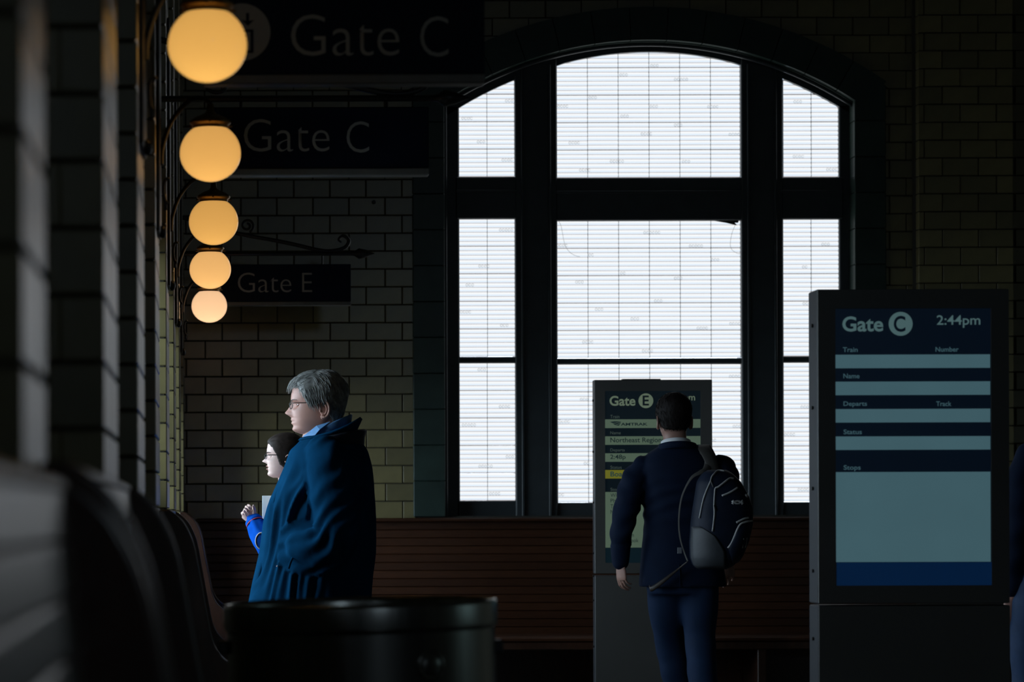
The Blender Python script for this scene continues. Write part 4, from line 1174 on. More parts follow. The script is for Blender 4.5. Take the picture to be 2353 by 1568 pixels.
# ---------------------------------------------------------------- grey-haired man in the navy coat
def all_children(o):
    out = []
    for c in o.children: out += [c] + all_children(c)
    return out
def man():
    d = 10.0; s = F / d; dreal = 10.45
    x0 = 735.0
    base = Vector((X(x0, d), d, 0))
    P = person('grey-haired man with glasses in a long navy coat, looking left', base, math.radians(-90))
    chin = Z(996, d)
    def hz(y): return (996 - y) / s
    def fw(x): return (x0 - x) / s
    prof = [(-.006, .070), (0.0, .083), (.005, .0966), (.0136, .1035), (.020, .1030), (.027, .1020), (.037, .1050), (.044, .1065), (.0525, .1075), (.0634, .1095), (.072, .1080), (.080, .1060), (.095, .1055), (.1135, .1050), (.125, .1095), (.135, .1115), (.150, .110), (.169, .104), (.18, .098)]
    back = [(-.006, .02), (0.0, .035), (.03, .058), (.06, .074), (.09, .084), (.12, .090), (.15, .093), (.18, .092)]
    width = [(-.006, .034), (0, .040), (.012, .049), (.03, .058), (.05, .065), (.08, .071), (.11, .074), (.14, .0755), (.18, .074)]
    nose = [(0, .100, .009, .018, .007), (0, .087, .011, .014, .012), (0, .0765, .0135, .0095, .0175), (.012, .0715, .008, .008, .009)]
    feats = [(.033, .109, .016, .012, -.012), (.034, .127, .020, .007, .004), (.042, .085, .020, .016, .004), (0, .0515, .020, .0045, .0050), (0, .0375, .019, .0045, .0050), (0, .012, .020, .010, .003), (.028, .055, .010, .02, -.002), (.052, .035, .014, .02, .004)]
    hl = [(0, .177), (.35, .176), (.62, .172), (.85, .160), (1.05, .140), (1.18, .112), (1.30, .100), (1.45, .108), (1.62, .120), (1.78, .108), (1.92, .075), (2.2, .052), (3.15, .046)]
    H = Head(hz(856) - .010, prof, back, width, nose, .160, hl, (.014, .020), feats)
    M4 = Matrix.Translation((0, 0, chin)) 
    hb = H.mb()
    hb.join(ear(1, (.073, .012, .086), 1.12)); hb.join(ear(-1, (-.073, .012, .086), 1.12))
    hb.xf(M4)
    body = hb
    # neck with heavy jowl, sloping to the shoulders
    body.loft([[(q[0], q[1] + .028 + (.0 if i < 2 else -.004 * i), q[2]) for q in ringz(chin + zz, f, b, w, 30)] for i, (zz, f, b, w) in enumerate(((.055, .075, .045, .058), (.02, .088, .050, .058), (-.015, .088, .056, .060), (-.05, .082, .064, .066), (-.10, .08, .08, .085), (-.16, .09, .09, .12)))])
    # trunk, arms and hands inside the coat
    body.join(mesh_to_mb(remeshed(MB().loft([ringz(.84, .13, .12, .17), ringz(1.0, .16, .12, .18), ringz(1.2, .13, .13, .19), ringz(1.36, .08, .13, .17), ringz(1.43, .06, .10, .10)]), .02, 3)))
    for sg in (1, -1):
        hd = hand(side=-sg).xf(Matrix.Translation((sg * .145, -.035, 1.0)) @ Matrix.Rotation(math.radians(-60), 4, 'X') @ Matrix.Rotation(math.radians(sg * 90), 4, 'Z'))
        body.join(mesh_to_mb(remeshed(hd.join(limb([(sg * .235, .05, 1.06), (sg * .145, -.035, 1.0)], [.035, .027])), .0045, 2)))
    bo = body.build('body', M_SKIN, P, True)
    # eyes and lips
    for sg in (1, -1):
        MB().ellipsoid((sg * .033, -.0775, chin + .109), (.012, .012, .0100), 16, 12).build('eye', M_EYE, P, True)
        MB().ellipsoid((sg * .033, -.0888, chin + .109), (.0050, .0020, .0050), 12, 8).build('iris', M_IRIS, P, True)
    for sg in (1, -1):
        for up, rr_ in ((1, .0032), (-1, .0024)):
            lid = [(sg * (.033 + .0135 * math.cos(t)), -.0800 - .0095 * math.sin(t), chin + .109 + up * .0058 * math.sin(t) + .0006) for t in np.linspace(0, math.pi, 13)]
            MB().tube(lid, lin([.0012, rr_, rr_, .0012], 13), 8).build('eyelid', M_SKIN, P, True)
    # eyebrows
    for sg in (1, -1):
        eb = MB().tube([(sg * (.014 + .036 * u), -(.1105 - .020 * u * u), chin + .1245 + .004 * math.sin(u * 2.6)) for u in np.linspace(0, 1, 9)], lin([.0012, .0018, .0008], 9), 6)
        eb.build('eyebrow', mat('eyebrow_grey', (.16, .15, .14), .6), P, True)
    hair = H.hair(3200, 'short', 5, .0045, (.0005, .0011), (.022, .048)).xf(M4)
    # fringe tuft over the forehead and cowlick at the crown
    rng = random.Random(3)
    for q in range(200):
        u = rng.uniform(-1, 1); st = Vector((.045 * u + .006, -.078 + .022 * u * u + rng.uniform(-.012, .018), chin + .192 + rng.uniform(-.010, .012)))
        tip = Vector((.052 * u + .010 + rng.uniform(-.008, .008), -.113 + .030 * u * u + rng.uniform(-.004, .010), chin + .176 + rng.uniform(-.006, .012)))
        md = (st + tip) / 2 + Vector((0, -.004, .010)); r = rng.uniform(.0006, .0014)
        hair.tube(spline([st, md, tip], 4), lin([r, r, r * .2], 9), 4)
    for q in range(10):
        st = Vector((rng.uniform(-.02, .03), .052, chin + .222)); hair.tube(spline([st, st + Vector((0, .012, .008)), st + Vector((rng.uniform(-.006, .006), .016, .016))], 3), lin([.0012, .0003], 7), 3)
    hair.build('hair', M_HAIRG, P, True)
    glasses(P, chin + .107, -.116, xe=.078, ye=.008)
    # --- the coat
    co = MB()
    rows = [(.60, .325, .185, .275), (.70, .308, .190, .270), (.8195, .283, .197, .262), (.896, .271, .205, .256), (1.014, .243, .215, .248), (1.133, .229, .218, .240), (1.20, .209, .217, .233), (1.286, .168, .210, .222), (1.345, .142, .202, .210), (1.410, .120, .186, .178), (1.44, .086, .168, .130), (1.468, .066, .150, .095)]
    co.loft([ringz(z, f - .004, b, w, 48, .86, .86) for z, f, b, w in rows])
    near = [(.165, .012, 1.395), (.215, .030, 1.34), (.250, .045, 1.22), (.268, .062, 1.115), (.262, .020, 1.045), (.250, -.045, 1.035), (.232, -.085, 1.038)]
    co.join(limb(near, [.075, .088, .090, .086, .078, .066, .056]))
    co.join(limb([(-p[0], p[1], p[2]) for p in near], [.075, .088, .090, .086, .078, .066, .056]))
    me = remeshed(co, .0085, 6, [M_COAT], 'coat')
    arm_axis = spline(near, 6)
    def folds(c, n):
        # distance along the near sleeve
        best, bi = 9, 0
        for i in range(0, len(arm_axis), 2):
            dd = (arm_axis[i] - Vector((abs(c.x), c.y, c.z))).length
            if dd < best: best, bi = dd, i
        u = bi / len(arm_axis)
        nn = noise.noise(Vector((c.x * 5, c.y * 5, c.z * 4)))
        if best < .105 and abs(c.x) > .19:
            amp = .0042 + .0085 * math.exp(-((u - .60) / .16) ** 2)
            k = c.z * 1.0 - c.y * .75
            n2 = noise.noise(Vector((c.x * 9 + 7, c.y * 9, c.z * 9)))
            return amp * math.sin(k * 85 + nn * 7 + n2 * 3) * (.6 + .8 * n2) + .006 * nn + .003 * n2
        w = max(0, min(1, (1.40 - c.z) / .15))
        # long drapes falling forward from the shoulder
        ph = (c.y + (1.3 - c.z) * .30) * 105 + nn * 3.0
        side = max(0, min(1, (abs(c.x) - .03) / .08))
        fr = max(0, min(1, (-c.y + .02) / .06))
        n2 = noise.noise(Vector((c.x * 12 + 3, c.y * 12, c.z * 5)))
        return w * side * (fr * (.012 * (.45 + .55 * max(0, min(1, (c.z - 1.0) / .15))) * (1 - 1.6 * abs(math.sin(ph * .5))) + .005 * math.sin(ph * 1.7 + n2 * 4)) + (1 - fr) * .003 * math.sin(c.z * 16 + c.y * 40 + nn * 3)) + .006 * nn + .003 * n2
    cloth_folds(me, folds)
    coat = link('coat', me, P)
    # pocket welt the hand goes into
    for sg in (1, -1):
        MB().tube(spline([(sg * .252, -.02, 1.105), (sg * .262, -.075, 1.055), (sg * .252, -.115, 0.995), (sg * .245, -.13, .955)], 4), .0045, 8, flat=.6).build('pocket_welt', M_COAT, coat, True)
    # turned front edge
    edge = [(.030, -fw(697) , Z(1012, d)), (.050, -fw(668), Z(1036, d)), (.060, -fw(646), Z(1095, d)), (.065, -fw(622), Z(1138, d)), (.068, -fw(604), Z(1195, d)), (.070, -fw(595), Z(1268, d)), (.072, -fw(579), Z(1330, d)), (.075, -fw(570), Z(1386, d)), (.08, -.318, .60)]
    ep = spline([(e[0], e[1] + .020, e[2]) for e in edge], 6)
    MB().tube(ep, [(.030, .011)] * len(ep), 12, up=(1, 0, 0)).build('front_placket', M_COAT, coat, True)
    # standing collar, open at the throat
    def collar(name, m, cy, rx, ry, zf, zbk, hf, hb, thick, par, a0=.25, flare=.0, pw_=1.0):
        rings = []
        for t in np.linspace(a0, 2 * math.pi - a0, 46):
            # t = 0 at the front
            q = (1 - math.cos(t)) / 2
            cx_, cy_ = rx * math.sin(t), cy - ry * math.cos(t)
            z0 = zf + (zbk - zf) * q; h = hf + (hb - hf) * q ** pw_
            nx, ny = math.sin(t), -math.cos(t)
            fl_ = flare
            pr = [(0, 0), (thick * .5, h * .5), (fl_, h), (fl_ + thick * .6, h + thick * .5), (fl_ + thick * 1.3, h - thick * .2), (thick * 1.6, h * .45), (thick * 1.4, -.012), (0, -.015)]
            rings.append([(cx_ + nx * a, cy_ + ny * a, z0 + b) for a, b in pr])
        mm = MB().loft(rings, True); return mm.build(name, m, par, True)
    collar('collar', M_COAT, .040, .098, .088, Z(1018, d), Z(1008, d), .012, .076, .013, coat, .22, .022, 2.2)
    collar('collar_fall', M_COATL, .055, .112, .102, Z(1022, d), Z(1018, d), .010, .045, .012, coat, .5, .012)
    sh = collar('shirt_collar', M_DENIM, .030, .078, .084, Z(1012, d), Z(990, d), .014, .060, .006, P, .12, .006)
    # the collar leaf lying on the coat, near side
    lf = MB().add([(.030, -fw(697), Z(1004, d)), (.078, -fw(726), Z(981, d)), (.088, -fw(757), Z(972, d)), (.100, -fw(733), Z(990, d)), (.090, -fw(722), Z(1003, d)), (.060, -fw(706), Z(1008, d)),
                   (.024, -fw(697) , Z(1006, d)), (.072, -fw(726), Z(983, d)), (.082, -fw(757), Z(974, d)), (.094, -fw(733), Z(992, d)), (.084, -fw(722), Z(1005, d)), (.054, -fw(706), Z(1010, d))],
                  [(0, 1, 2, 3, 4, 5), (11, 10, 9, 8, 7, 6), (0, 6, 7, 1), (1, 7, 8, 2), (2, 8, 9, 3), (3, 9, 10, 4), (4, 10, 11, 5), (5, 11, 6, 0)])
    lf.build('collar_leaf', M_DENIM, sh)
    shoes_and_legs(P, None, .86, [(.11, .0), (-.11, -.03)], M_BLACKT)
    # resize the modelled figure to its real distance in front of the gate doors
    k = dreal / d
    for o in all_children(P):
        n = len(o.data.vertices); co = np.empty(n * 3, np.float32); o.data.vertices.foreach_get('co', co); co = co.reshape(-1, 3)
        z6 = CAMZ + (.6 - CAMZ) * k
        co[:, 2] = np.where(co[:, 2] < .6, co[:, 2] * z6 / .6, CAMZ + (co[:, 2] - CAMZ) * k); co[:, :2] *= k
        o.data.vertices.foreach_set('co', co.ravel()); o.data.update()
    P.location = (X(x0, dreal), dreal, 0)
man()

# ---------------------------------------------------------------- young woman in blue behind him
def woman():
    d = 12.3; s = F / d; x0 = 655.0
    base = Vector((X(x0, d), d, 0))
    P = person('young woman with glasses and pulled-back dark hair, hands clasped, in blue sleeves', base, math.radians(-90))
    chin = Z(1097, d)
    k = .2015 / .222            # head scale
    prof = [(-.006, .055), (0.0, .068), (.006, .080), (.015, .0845), (.026, .083), (.036, .085), (.046, .0865), (.060, .087), (.08, .088), (.10, .088), (.112, .087), (.125, .0905), (.14, .0905), (.165, .084)]
    back = [(-.006, .02), (0, .03), (.03, .055), (.06, .074), (.09, .086), (.12, .094), (.165, .095)]
    width = [(-.006, .026), (0, .032), (.012, .041), (.03, .051), (.05, .059), (.08, .066), (.11, .069), (.14, .070), (.165, .069)]
    nose = [(0, .098, .007, .016, .006), (0, .085, .008, .011, .011), (0, .0775, .0095, .0075, .0165), (.009, .072, .006, .006, .006)]
    feats = [(.030, .104, .015, .011, -.009), (.030, .120, .018, .006, .002), (.036, .078, .02, .016, .004), (0, .0545, .016, .0042, .008), (0, .0395, .015, .0042, .0072), (0, .047, .017, .0026, -.006), (0, .013, .016, .010, .004)]
    hl = [(0, .168), (.5, .160), (.85, .142), (1.05, .120), (1.18, .092), (1.32, .060), (1.5, .045), (1.8, .035), (3.15, .02)]
    H = Head(.214, prof, back, width, nose, .150, hl, (.011, .011), feats)
    Mh = Matrix.Translation((0, 0, chin)) @ Matrix.Scale(.95, 4)
    body = H.mb(); body.join(ear(1, (.068, .010, .080), .9)); body.join(ear(-1, (-.068, .010, .080), .9)); body.xf(Mh)
    body.loft([[(q[0], q[1] + .026, q[2]) for q in ringz(chin + zz, f, b, w, 26)] for zz, f, b, w in ((.045, .055, .04, .045), (.0, .060, .045, .048), (-.05, .055, .05, .05), (-.10, .06, .06, .07), (-.15, .08, .08, .10))])
    body.join(mesh_to_mb(remeshed(MB().loft([[(q[0], q[1] + .07, q[2]) for q in ringz(.80, .09, .11, .16)], [(q[0], q[1] + .07, q[2]) for q in ringz(.95, .08, .09, .135)], [(q[0], q[1] + .07, q[2]) for q in ringz(1.12, .08, .10, .15)], [(q[0], q[1] + .06, q[2]) for q in ringz(1.24, .06, .10, .14)], [(q[0], q[1] + .05, q[2]) for q in ringz(1.30, .045, .08, .075)]]), .02, 3)))
    # clasped hands in front of the chest: near hand folded over the far one
    zf = lambda px: (x0 - px) / s
    wrist_n = Vector((.055, -zf(582), Z(1197, d))); wrist_f = Vector((-.055, -zf(588), Z(1200, d)))
    Rn = Matrix.Rotation(math.radians(62), 4, 'Z') 
    hn = hand(curl=(62, 62, 40), side=-1, spread=2, thumb=(.55, -.55, -.7), sc=.72).xf(Matrix.Translation(wrist_n) @ Matrix.Rotation(math.radians(40), 4, 'X') @ Matrix.Rotation(math.radians(180), 4, 'X') @ Matrix.Rotation(math.radians(70), 4, 'Z'))
    hf = hand(curl=(55, 60, 40), side=1, spread=2, thumb=(.55, -.55, -.7), sc=.72).xf(Matrix.Translation(wrist_f) @ Matrix.Rotation(math.radians(52), 4, 'X') @ Matrix.Rotation(math.radians(180), 4, 'X') @ Matrix.Rotation(math.radians(-70), 4, 'Z'))
    en = Vector((.16, -zf(616), Z(1262, d))); ef = Vector((-.16, -zf(622), Z(1262, d)))
    hn.join(limb([en, (en + wrist_n) / 2, wrist_n], [.036, .031, .022])); hf.join(limb([ef, (ef + wrist_f) / 2, wrist_f], [.036, .031, .022]))
    body.join(mesh_to_mb(remeshed(hn, .0032, 2))); body.join(mesh_to_mb(remeshed(hf, .0032, 2)))
    body.build('body', M_SKINP, P, True)
    def hx(z): return chin + z * .95
    for sg in (1, -1):
        MB().ellipsoid((sg * .029, -.0605, hx(.104)), (.0115, .0115, .0090), 16, 12).build('eye', M_EYE, P, True)
        MB().ellipsoid((sg * .029, -.0712, hx(.104)), (.0045, .0020, .0048), 12, 8).build('iris', M_IRIS, P, True)
        for up, rr_ in ((1, .0026), (-1, .0018)):
            lid = [(sg * (.029 + .0125 * math.cos(t)), -.0625 - .0090 * math.sin(t), hx(.104) + up * .0052 * math.sin(t) + .0004) for t in np.linspace(0, math.pi, 13)]
            MB().tube(lid, lin([.0010, rr_, rr_, .0010], 13), 8).build('eyelid', M_SKINP, P, True)
        MB().tube([(sg * (.012 + .034 * u), -(.0885 - .020 * u * u), hx(.1195) + .004 * math.sin(u * 2.6)) for u in np.linspace(0, 1, 9)], lin([.0016, .0022, .0008], 9), 6).build('eyebrow', M_HAIRB, P, True)
    MB().ellipsoid((0, -.0855, hx(.0545)), (.017, .005, .0035), 14, 8).build('upper_lip', M_LIP, P, True)
    MB().ellipsoid((0, -.0845, hx(.0395)), (.015, .005, .0036), 14, 8).build('lower_lip', M_LIP, P, True)
    hair = H.hair(1200, 'back', 9, .0012, (.0004, .0008)); hair.xf(Mh)
    hair.join(limb([(0, .085, hx(.10)), (0, .115, hx(.075)), (0, .12, hx(.0)), (0, .11, hx(-.10))], [.026, .030, .026, .010]))
    hair.build('hair', M_HAIRB, P, True)
    glasses(P, hx(.102), -.0955, w=.030, h=.0115, xe=.071, ye=.006, tk=.0017, tk2=.0022, pupil=.030)
    # blue jacket
    ja = MB().loft([[(q[0], q[1] + .075, q[2]) for q in rg] for rg in (ringz(.70, .12, .14, .185), ringz(.85, .115, .13, .18), ringz(1.0, .105, .115, .165), ringz(1.12, .115, .12, .17), ringz(1.22, .09, .12, .165), ringz(1.275, .065, .10, .12), ringz(1.30, .055, .085, .075))])
    dirn = (wrist_n - en).normalized(); dirf = (wrist_f - ef).normalized()
    ja.join(limb([(.145, .10, 1.225), (.185, .12, 1.10), en + Vector((.01, .03, -.005)), (en + wrist_n) / 2, wrist_n - dirn * .004], [.060, .062, .060, .052, .040]))
    ja.join(limb([(-.145, .10, 1.225), (-.185, .12, 1.10), ef + Vector((-.01, .03, -.005)), (ef + wrist_f) / 2, wrist_f - dirf * .004], [.060, .062, .060, .052, .040]))
    me = remeshed(ja, .0065, 5, [M_BLUE], 'jacket')
    cloth_folds(me, lambda c, n: .0035 * noise.noise(c * 16) + .003 * math.sin(c.z * 95 + c.y * 60 + 4 * noise.noise(c * 8)))
    jk = link('jacket', me, P)
    for dr, w in ((dirn, wrist_n), (dirf, wrist_f)):
        for off, r_, mt, nm in ((-.012, .0425, M_BLUE, 'cuff'), (-.022, .0445, M_RED, 'cuff_piping')):
            q = dr.to_track_quat('Z', 'Y').to_matrix().to_4x4()
            wd = .010 if nm == 'cuff' else .0028
            MB().lathe([(r_ - .004, -wd), (r_, -wd), (r_ + .001, 0), (r_, wd), (r_ - .004, wd)], 28).xf(Matrix.Translation(w + dr * off) @ q).build(nm, mt, jk, True)
    # patch with a pale border on the near sleeve
    pc = PT(597, 1243, d) - base
    pc = Matrix.Rotation(math.radians(90), 3, 'Z') @ pc
    pm = MB().lathe([(.001, .002), (.026, .002), (.027, .0)], 24); pb_ = MB().lathe([(.0255, .0), (.0265, .0035), (.030, .0035), (.031, .0)], 24)
    M_ = Matrix.Translation(Vector((.222, pc.y + .004, pc.z))) @ Matrix.Rotation(math.radians(90), 4, 'Y') @ Matrix.Scale(1.35, 4, (1, 0, 0))
    pm.xf(M_).build('sleeve_patch', M_BLUE, jk, True); pb_.xf(M_).build('patch_border', M_WHITE, jk, True)
    shoes_and_legs(P, None, .80, [(.09, 0), (-.09, -.02)], M_JEAN, rtop=.082)
    # the white folder she holds against her chest
    fo = MB().cbox(X(603, d), X(640, d), d + .020, d + .026, Z(1222, d), Z(1140, d), .001)
    fo.xf(Matrix.Translation((0, 0, 0)))
    o = fo.build('folder', M_PAPER); tag(o, 'white paper folder held against the blue jacket, behind the navy coat', 'folder')
woman()

# ---------------------------------------------------------------- generic person seen from behind, used for the backpacker and the one at the right edge
def head_back(P, chin, hairm, seed, neck_to=.16, hl=None, skin=M_SKIN):
    prof = [(-.006, .06), (0.0, .078), (.006, .091), (.0136, .097), (.03, .094), (.05, .097), (.08, .098), (.11, .097), (.13, .101), (.15, .100), (.17, .096)]
    back = [(-.006, .02), (0, .035), (.03, .058), (.06, .076), (.09, .088), (.12, .096), (.17, .096)]
    width = [(-.006, .030), (0, .036), (.012, .047), (.03, .056), (.05, .063), (.08, .070), (.11, .074), (.14, .0755), (.17, .074)]
    nose = [(0, .099, .008, .017, .006), (0, .086, .010, .013, .011), (0, .0765, .0115, .0085, .017), (.011, .071, .007, .007, .007)]
    feats = [(.033, .109, .016, .012, -.011), (.034, .126, .02, .007, .003), (0, .0525, .02, .0042, .006), (0, .037, .019, .0045, .0055), (0, .012, .02, .01, .003)]
    hl = hl or [(0, .172), (.6, .165), (.9, .15), (1.1, .115), (1.25, .092), (1.45, .104), (1.62, .112), (1.78, .10), (1.95, .07), (2.2, .050), (3.15, .044)]
    H = Head(.228, prof, back, width, nose, .155, hl, (.010, .013), feats)
    M4 = Matrix.Translation((0, 0, chin))
    b = H.mb(); b.join(ear(1, (.073, .012, .086), 1.05)); b.join(ear(-1, (-.073, .012, .086), 1.05)); b.xf(M4)
    b.loft([[(q[0], q[1] + .030, q[2]) for q in ringz(chin + zz, f, bb, w, 28)] for zz, f, bb, w in ((.06, .06, .045, .054), (.02, .07, .045, .056), (-.03, .065, .048, .058), (-.08, .065, .058, .066), (-neck_to, .08, .08, .10))])
    hr = H.hair(1200, 'short', seed, .002, (.0005, .001), (.014, .026)); hr.xf(M4); hr.build('hair', hairm, P, True)
    return b

def backpacker():
    d = 12.8; s = F / d; x0 = 1562.0
    base = Vector((X(x0, d), d, 0))
    P = person('man in a navy suit seen from behind, walking to the kiosk with a backpack', base, math.radians(180))
    # local axes: +X is screen left, -Y points away from the camera
    lx = lambda px: -(px - x0) / s
    chin = Z(905, d) - .240
    b = head_back(P, chin, M_HAIRK, 21, skin=M_SKIN)
    b.xf(Matrix.Translation((lx(1549), 0, 0)))
    for ch in P.children:
        if ch.name.startswith('hair'):
            for v in ch.data.vertices: v.co.x += lx(1549)
    b.join(mesh_to_mb(remeshed(MB().loft([ringz(.86, .10, .11, .16), ringz(1.05, .10, .10, .155), ringz(1.25, .11, .11, .17), ringz(1.40, .09, .10, .16), ringz(1.47, .06, .07, .08)]), .02, 3)))
    # arms: near (screen left) hanging, other under the backpack strap
    wl_ = Vector((lx(1424), .02, Z(1296, d)))
    hl_ = hand(curl=(16, 28, 22), side=1, spread=2, thumb=(.62, -.60, -.55), sc=.95)
    hl_.xf(Matrix.Translation(wl_) @ Matrix.Rotation(math.radians(4), 4, 'Y') @ Matrix.Rotation(math.radians(-62), 4, 'Z'))
    hl_.join(limb([wl_ + Vector((0.003, .005, .12)), wl_], [.036, .026]))
    b.join(mesh_to_mb(remeshed(hl_, .0035, 2)))
    wr_ = Vector((-.27, -.20, Z(1290, d)))
    hr_ = hand(curl=(25, 36, 28), side=1).xf(Matrix.Translation(wr_) @ Matrix.Rotation(math.radians(20), 4, 'X'))
    hr_.join(limb([wr_ + Vector((0, .04, .11)), wr_], [.036, .026])); b.join(mesh_to_mb(remeshed(hr_, .0045, 2)))
    b.build('body', mat('dimmed_skin', (0.36, 0.20, 0.155), 0.5, var=0.1, scale=18), P, True)  # skin colour darkened to stand in for dimmer light on his hand and neck
    # suit jacket
    def rr(y, xl, xr, f, bk):
        z = Z(y, d); w = (xr - xl) / 2 / s; cx = lx((xl + xr) / 2); return ringz(z, f, bk, w, 44, .8, .85, cx)
    ja = MB().loft([rr(1352, 1468, 1668, .125, .145), rr(1320, 1471, 1664, .13, .145), rr(1270, 1475, 1656, .125, .135), rr(1210, 1480, 1648, .12, .125), rr(1150, 1478, 1650, .125, .130), rr(1100, 1472, 1655, .125, .135), rr(1068, 1470, 1655, .11, .130), rr(1045, 1490, 1630, .09, .110), rr(1030, 1512, 1606, .07, .085), rr(1020, 1522, 1594, .06, .07)])
    ja.join(limb([(lx(1482), .0, Z(1078, d)), (lx(1457), .012, Z(1110, d)), (lx(1440), .03, Z(1165, d)), (lx(1428), .04, Z(1212, d)), (lx(1424), .03, Z(1255, d)), (lx(1424), .020, Z(1294, d))], [.062, .070, .066, .060, .052, .043]))
    ja.join(limb([(lx(1640), .0, Z(1076, d)), (lx(1664), .006, Z(1082, d)), (lx(1672), .006, Z(1115, d)), (lx(1680), .0, Z(1165, d)), (lx(1686), -.02, Z(1212, d)), (lx(1686), -.10, Z(1255, d)), (-.27, -.19, Z(1288, d))], [.058, .060, .060, .060, .056, .050, .042]))
    me = remeshed(ja, .0085, 5, [M_SUIT], 'suit_jacket')
    def fold(c, n):
        nn = noise.noise(Vector((c.x * 5, c.y * 5, c.z * 5)))
        arm = abs(c.x - lx(1562)) > .19 and c.z > 1.0
        if arm: return .004 * math.sin(c.z * 70 + c.y * 50 + nn * 5) + .003 * nn
        mid = math.exp(-((c.z - Z(1160, d)) / .12) ** 2)
        return mid * .004 * math.sin(c.z * 85 + c.x * 22 + nn * 4) + .004 * nn
    cloth_folds(me, fold)
    jk = link('suit_jacket', me, P)
    # back vent and cuff buttons
    for q in range(4):
        MB().ellipsoid((lx(1407.5) , .03, Z(1262 + q * 9, d)), (.004, .006, .006), 8, 6).build('cuff_button', M_BOLT, jk, True)
    MB().tube([(lx(1548), .143, Z(1300, d)), (lx(1549), .152, Z(1325, d)), (lx(1550), .152, Z(1352, d))], .0025, 6).build('vent_seam', M_SUIT, jk, True)
    # white shirt collar and jacket collar
    def band(name, m, rx, ry, cy, zb_, h, tk, cx, a0, tilt):
        rings = []
        for t in np.linspace(a0, 2 * math.pi - a0, 40):
            nx, ny = math.sin(t), -math.cos(t); q = (1 - math.cos(t)) / 2; z0 = zb_ + tilt * (q - 1)
            rings.append([(cx + rx * nx + nx * a, cy + ry * ny + ny * a, z0 + bb) for a, bb in ((0, 0), (0, h), (tk, h + .002), (tk * 2, h), (tk * 2.2, 0))])
        return MB().loft(rings).build(name, m, P, True)
    band('shirt_collar', M_WHITE, .066, .060, .030, Z(1028, d), .037, .004, lx(1551), .2, .035)
    band('jacket_collar', M_SUIT, .080, .072, .032, Z(1034, d), .032, .007, lx(1554), .5, .030)
    # trousers: mid-stride
    shoes_and_legs(P, None, .86, [(lx(1590), -.22), (lx(1596), .24)], M_TROU, rtop=.098, rbot=.062, hips=(lx(1530), lx(1605)), knees=[(lx(1552), -.16), (lx(1606), .03)])
    return base, lx
base_b, lxb = backpacker()

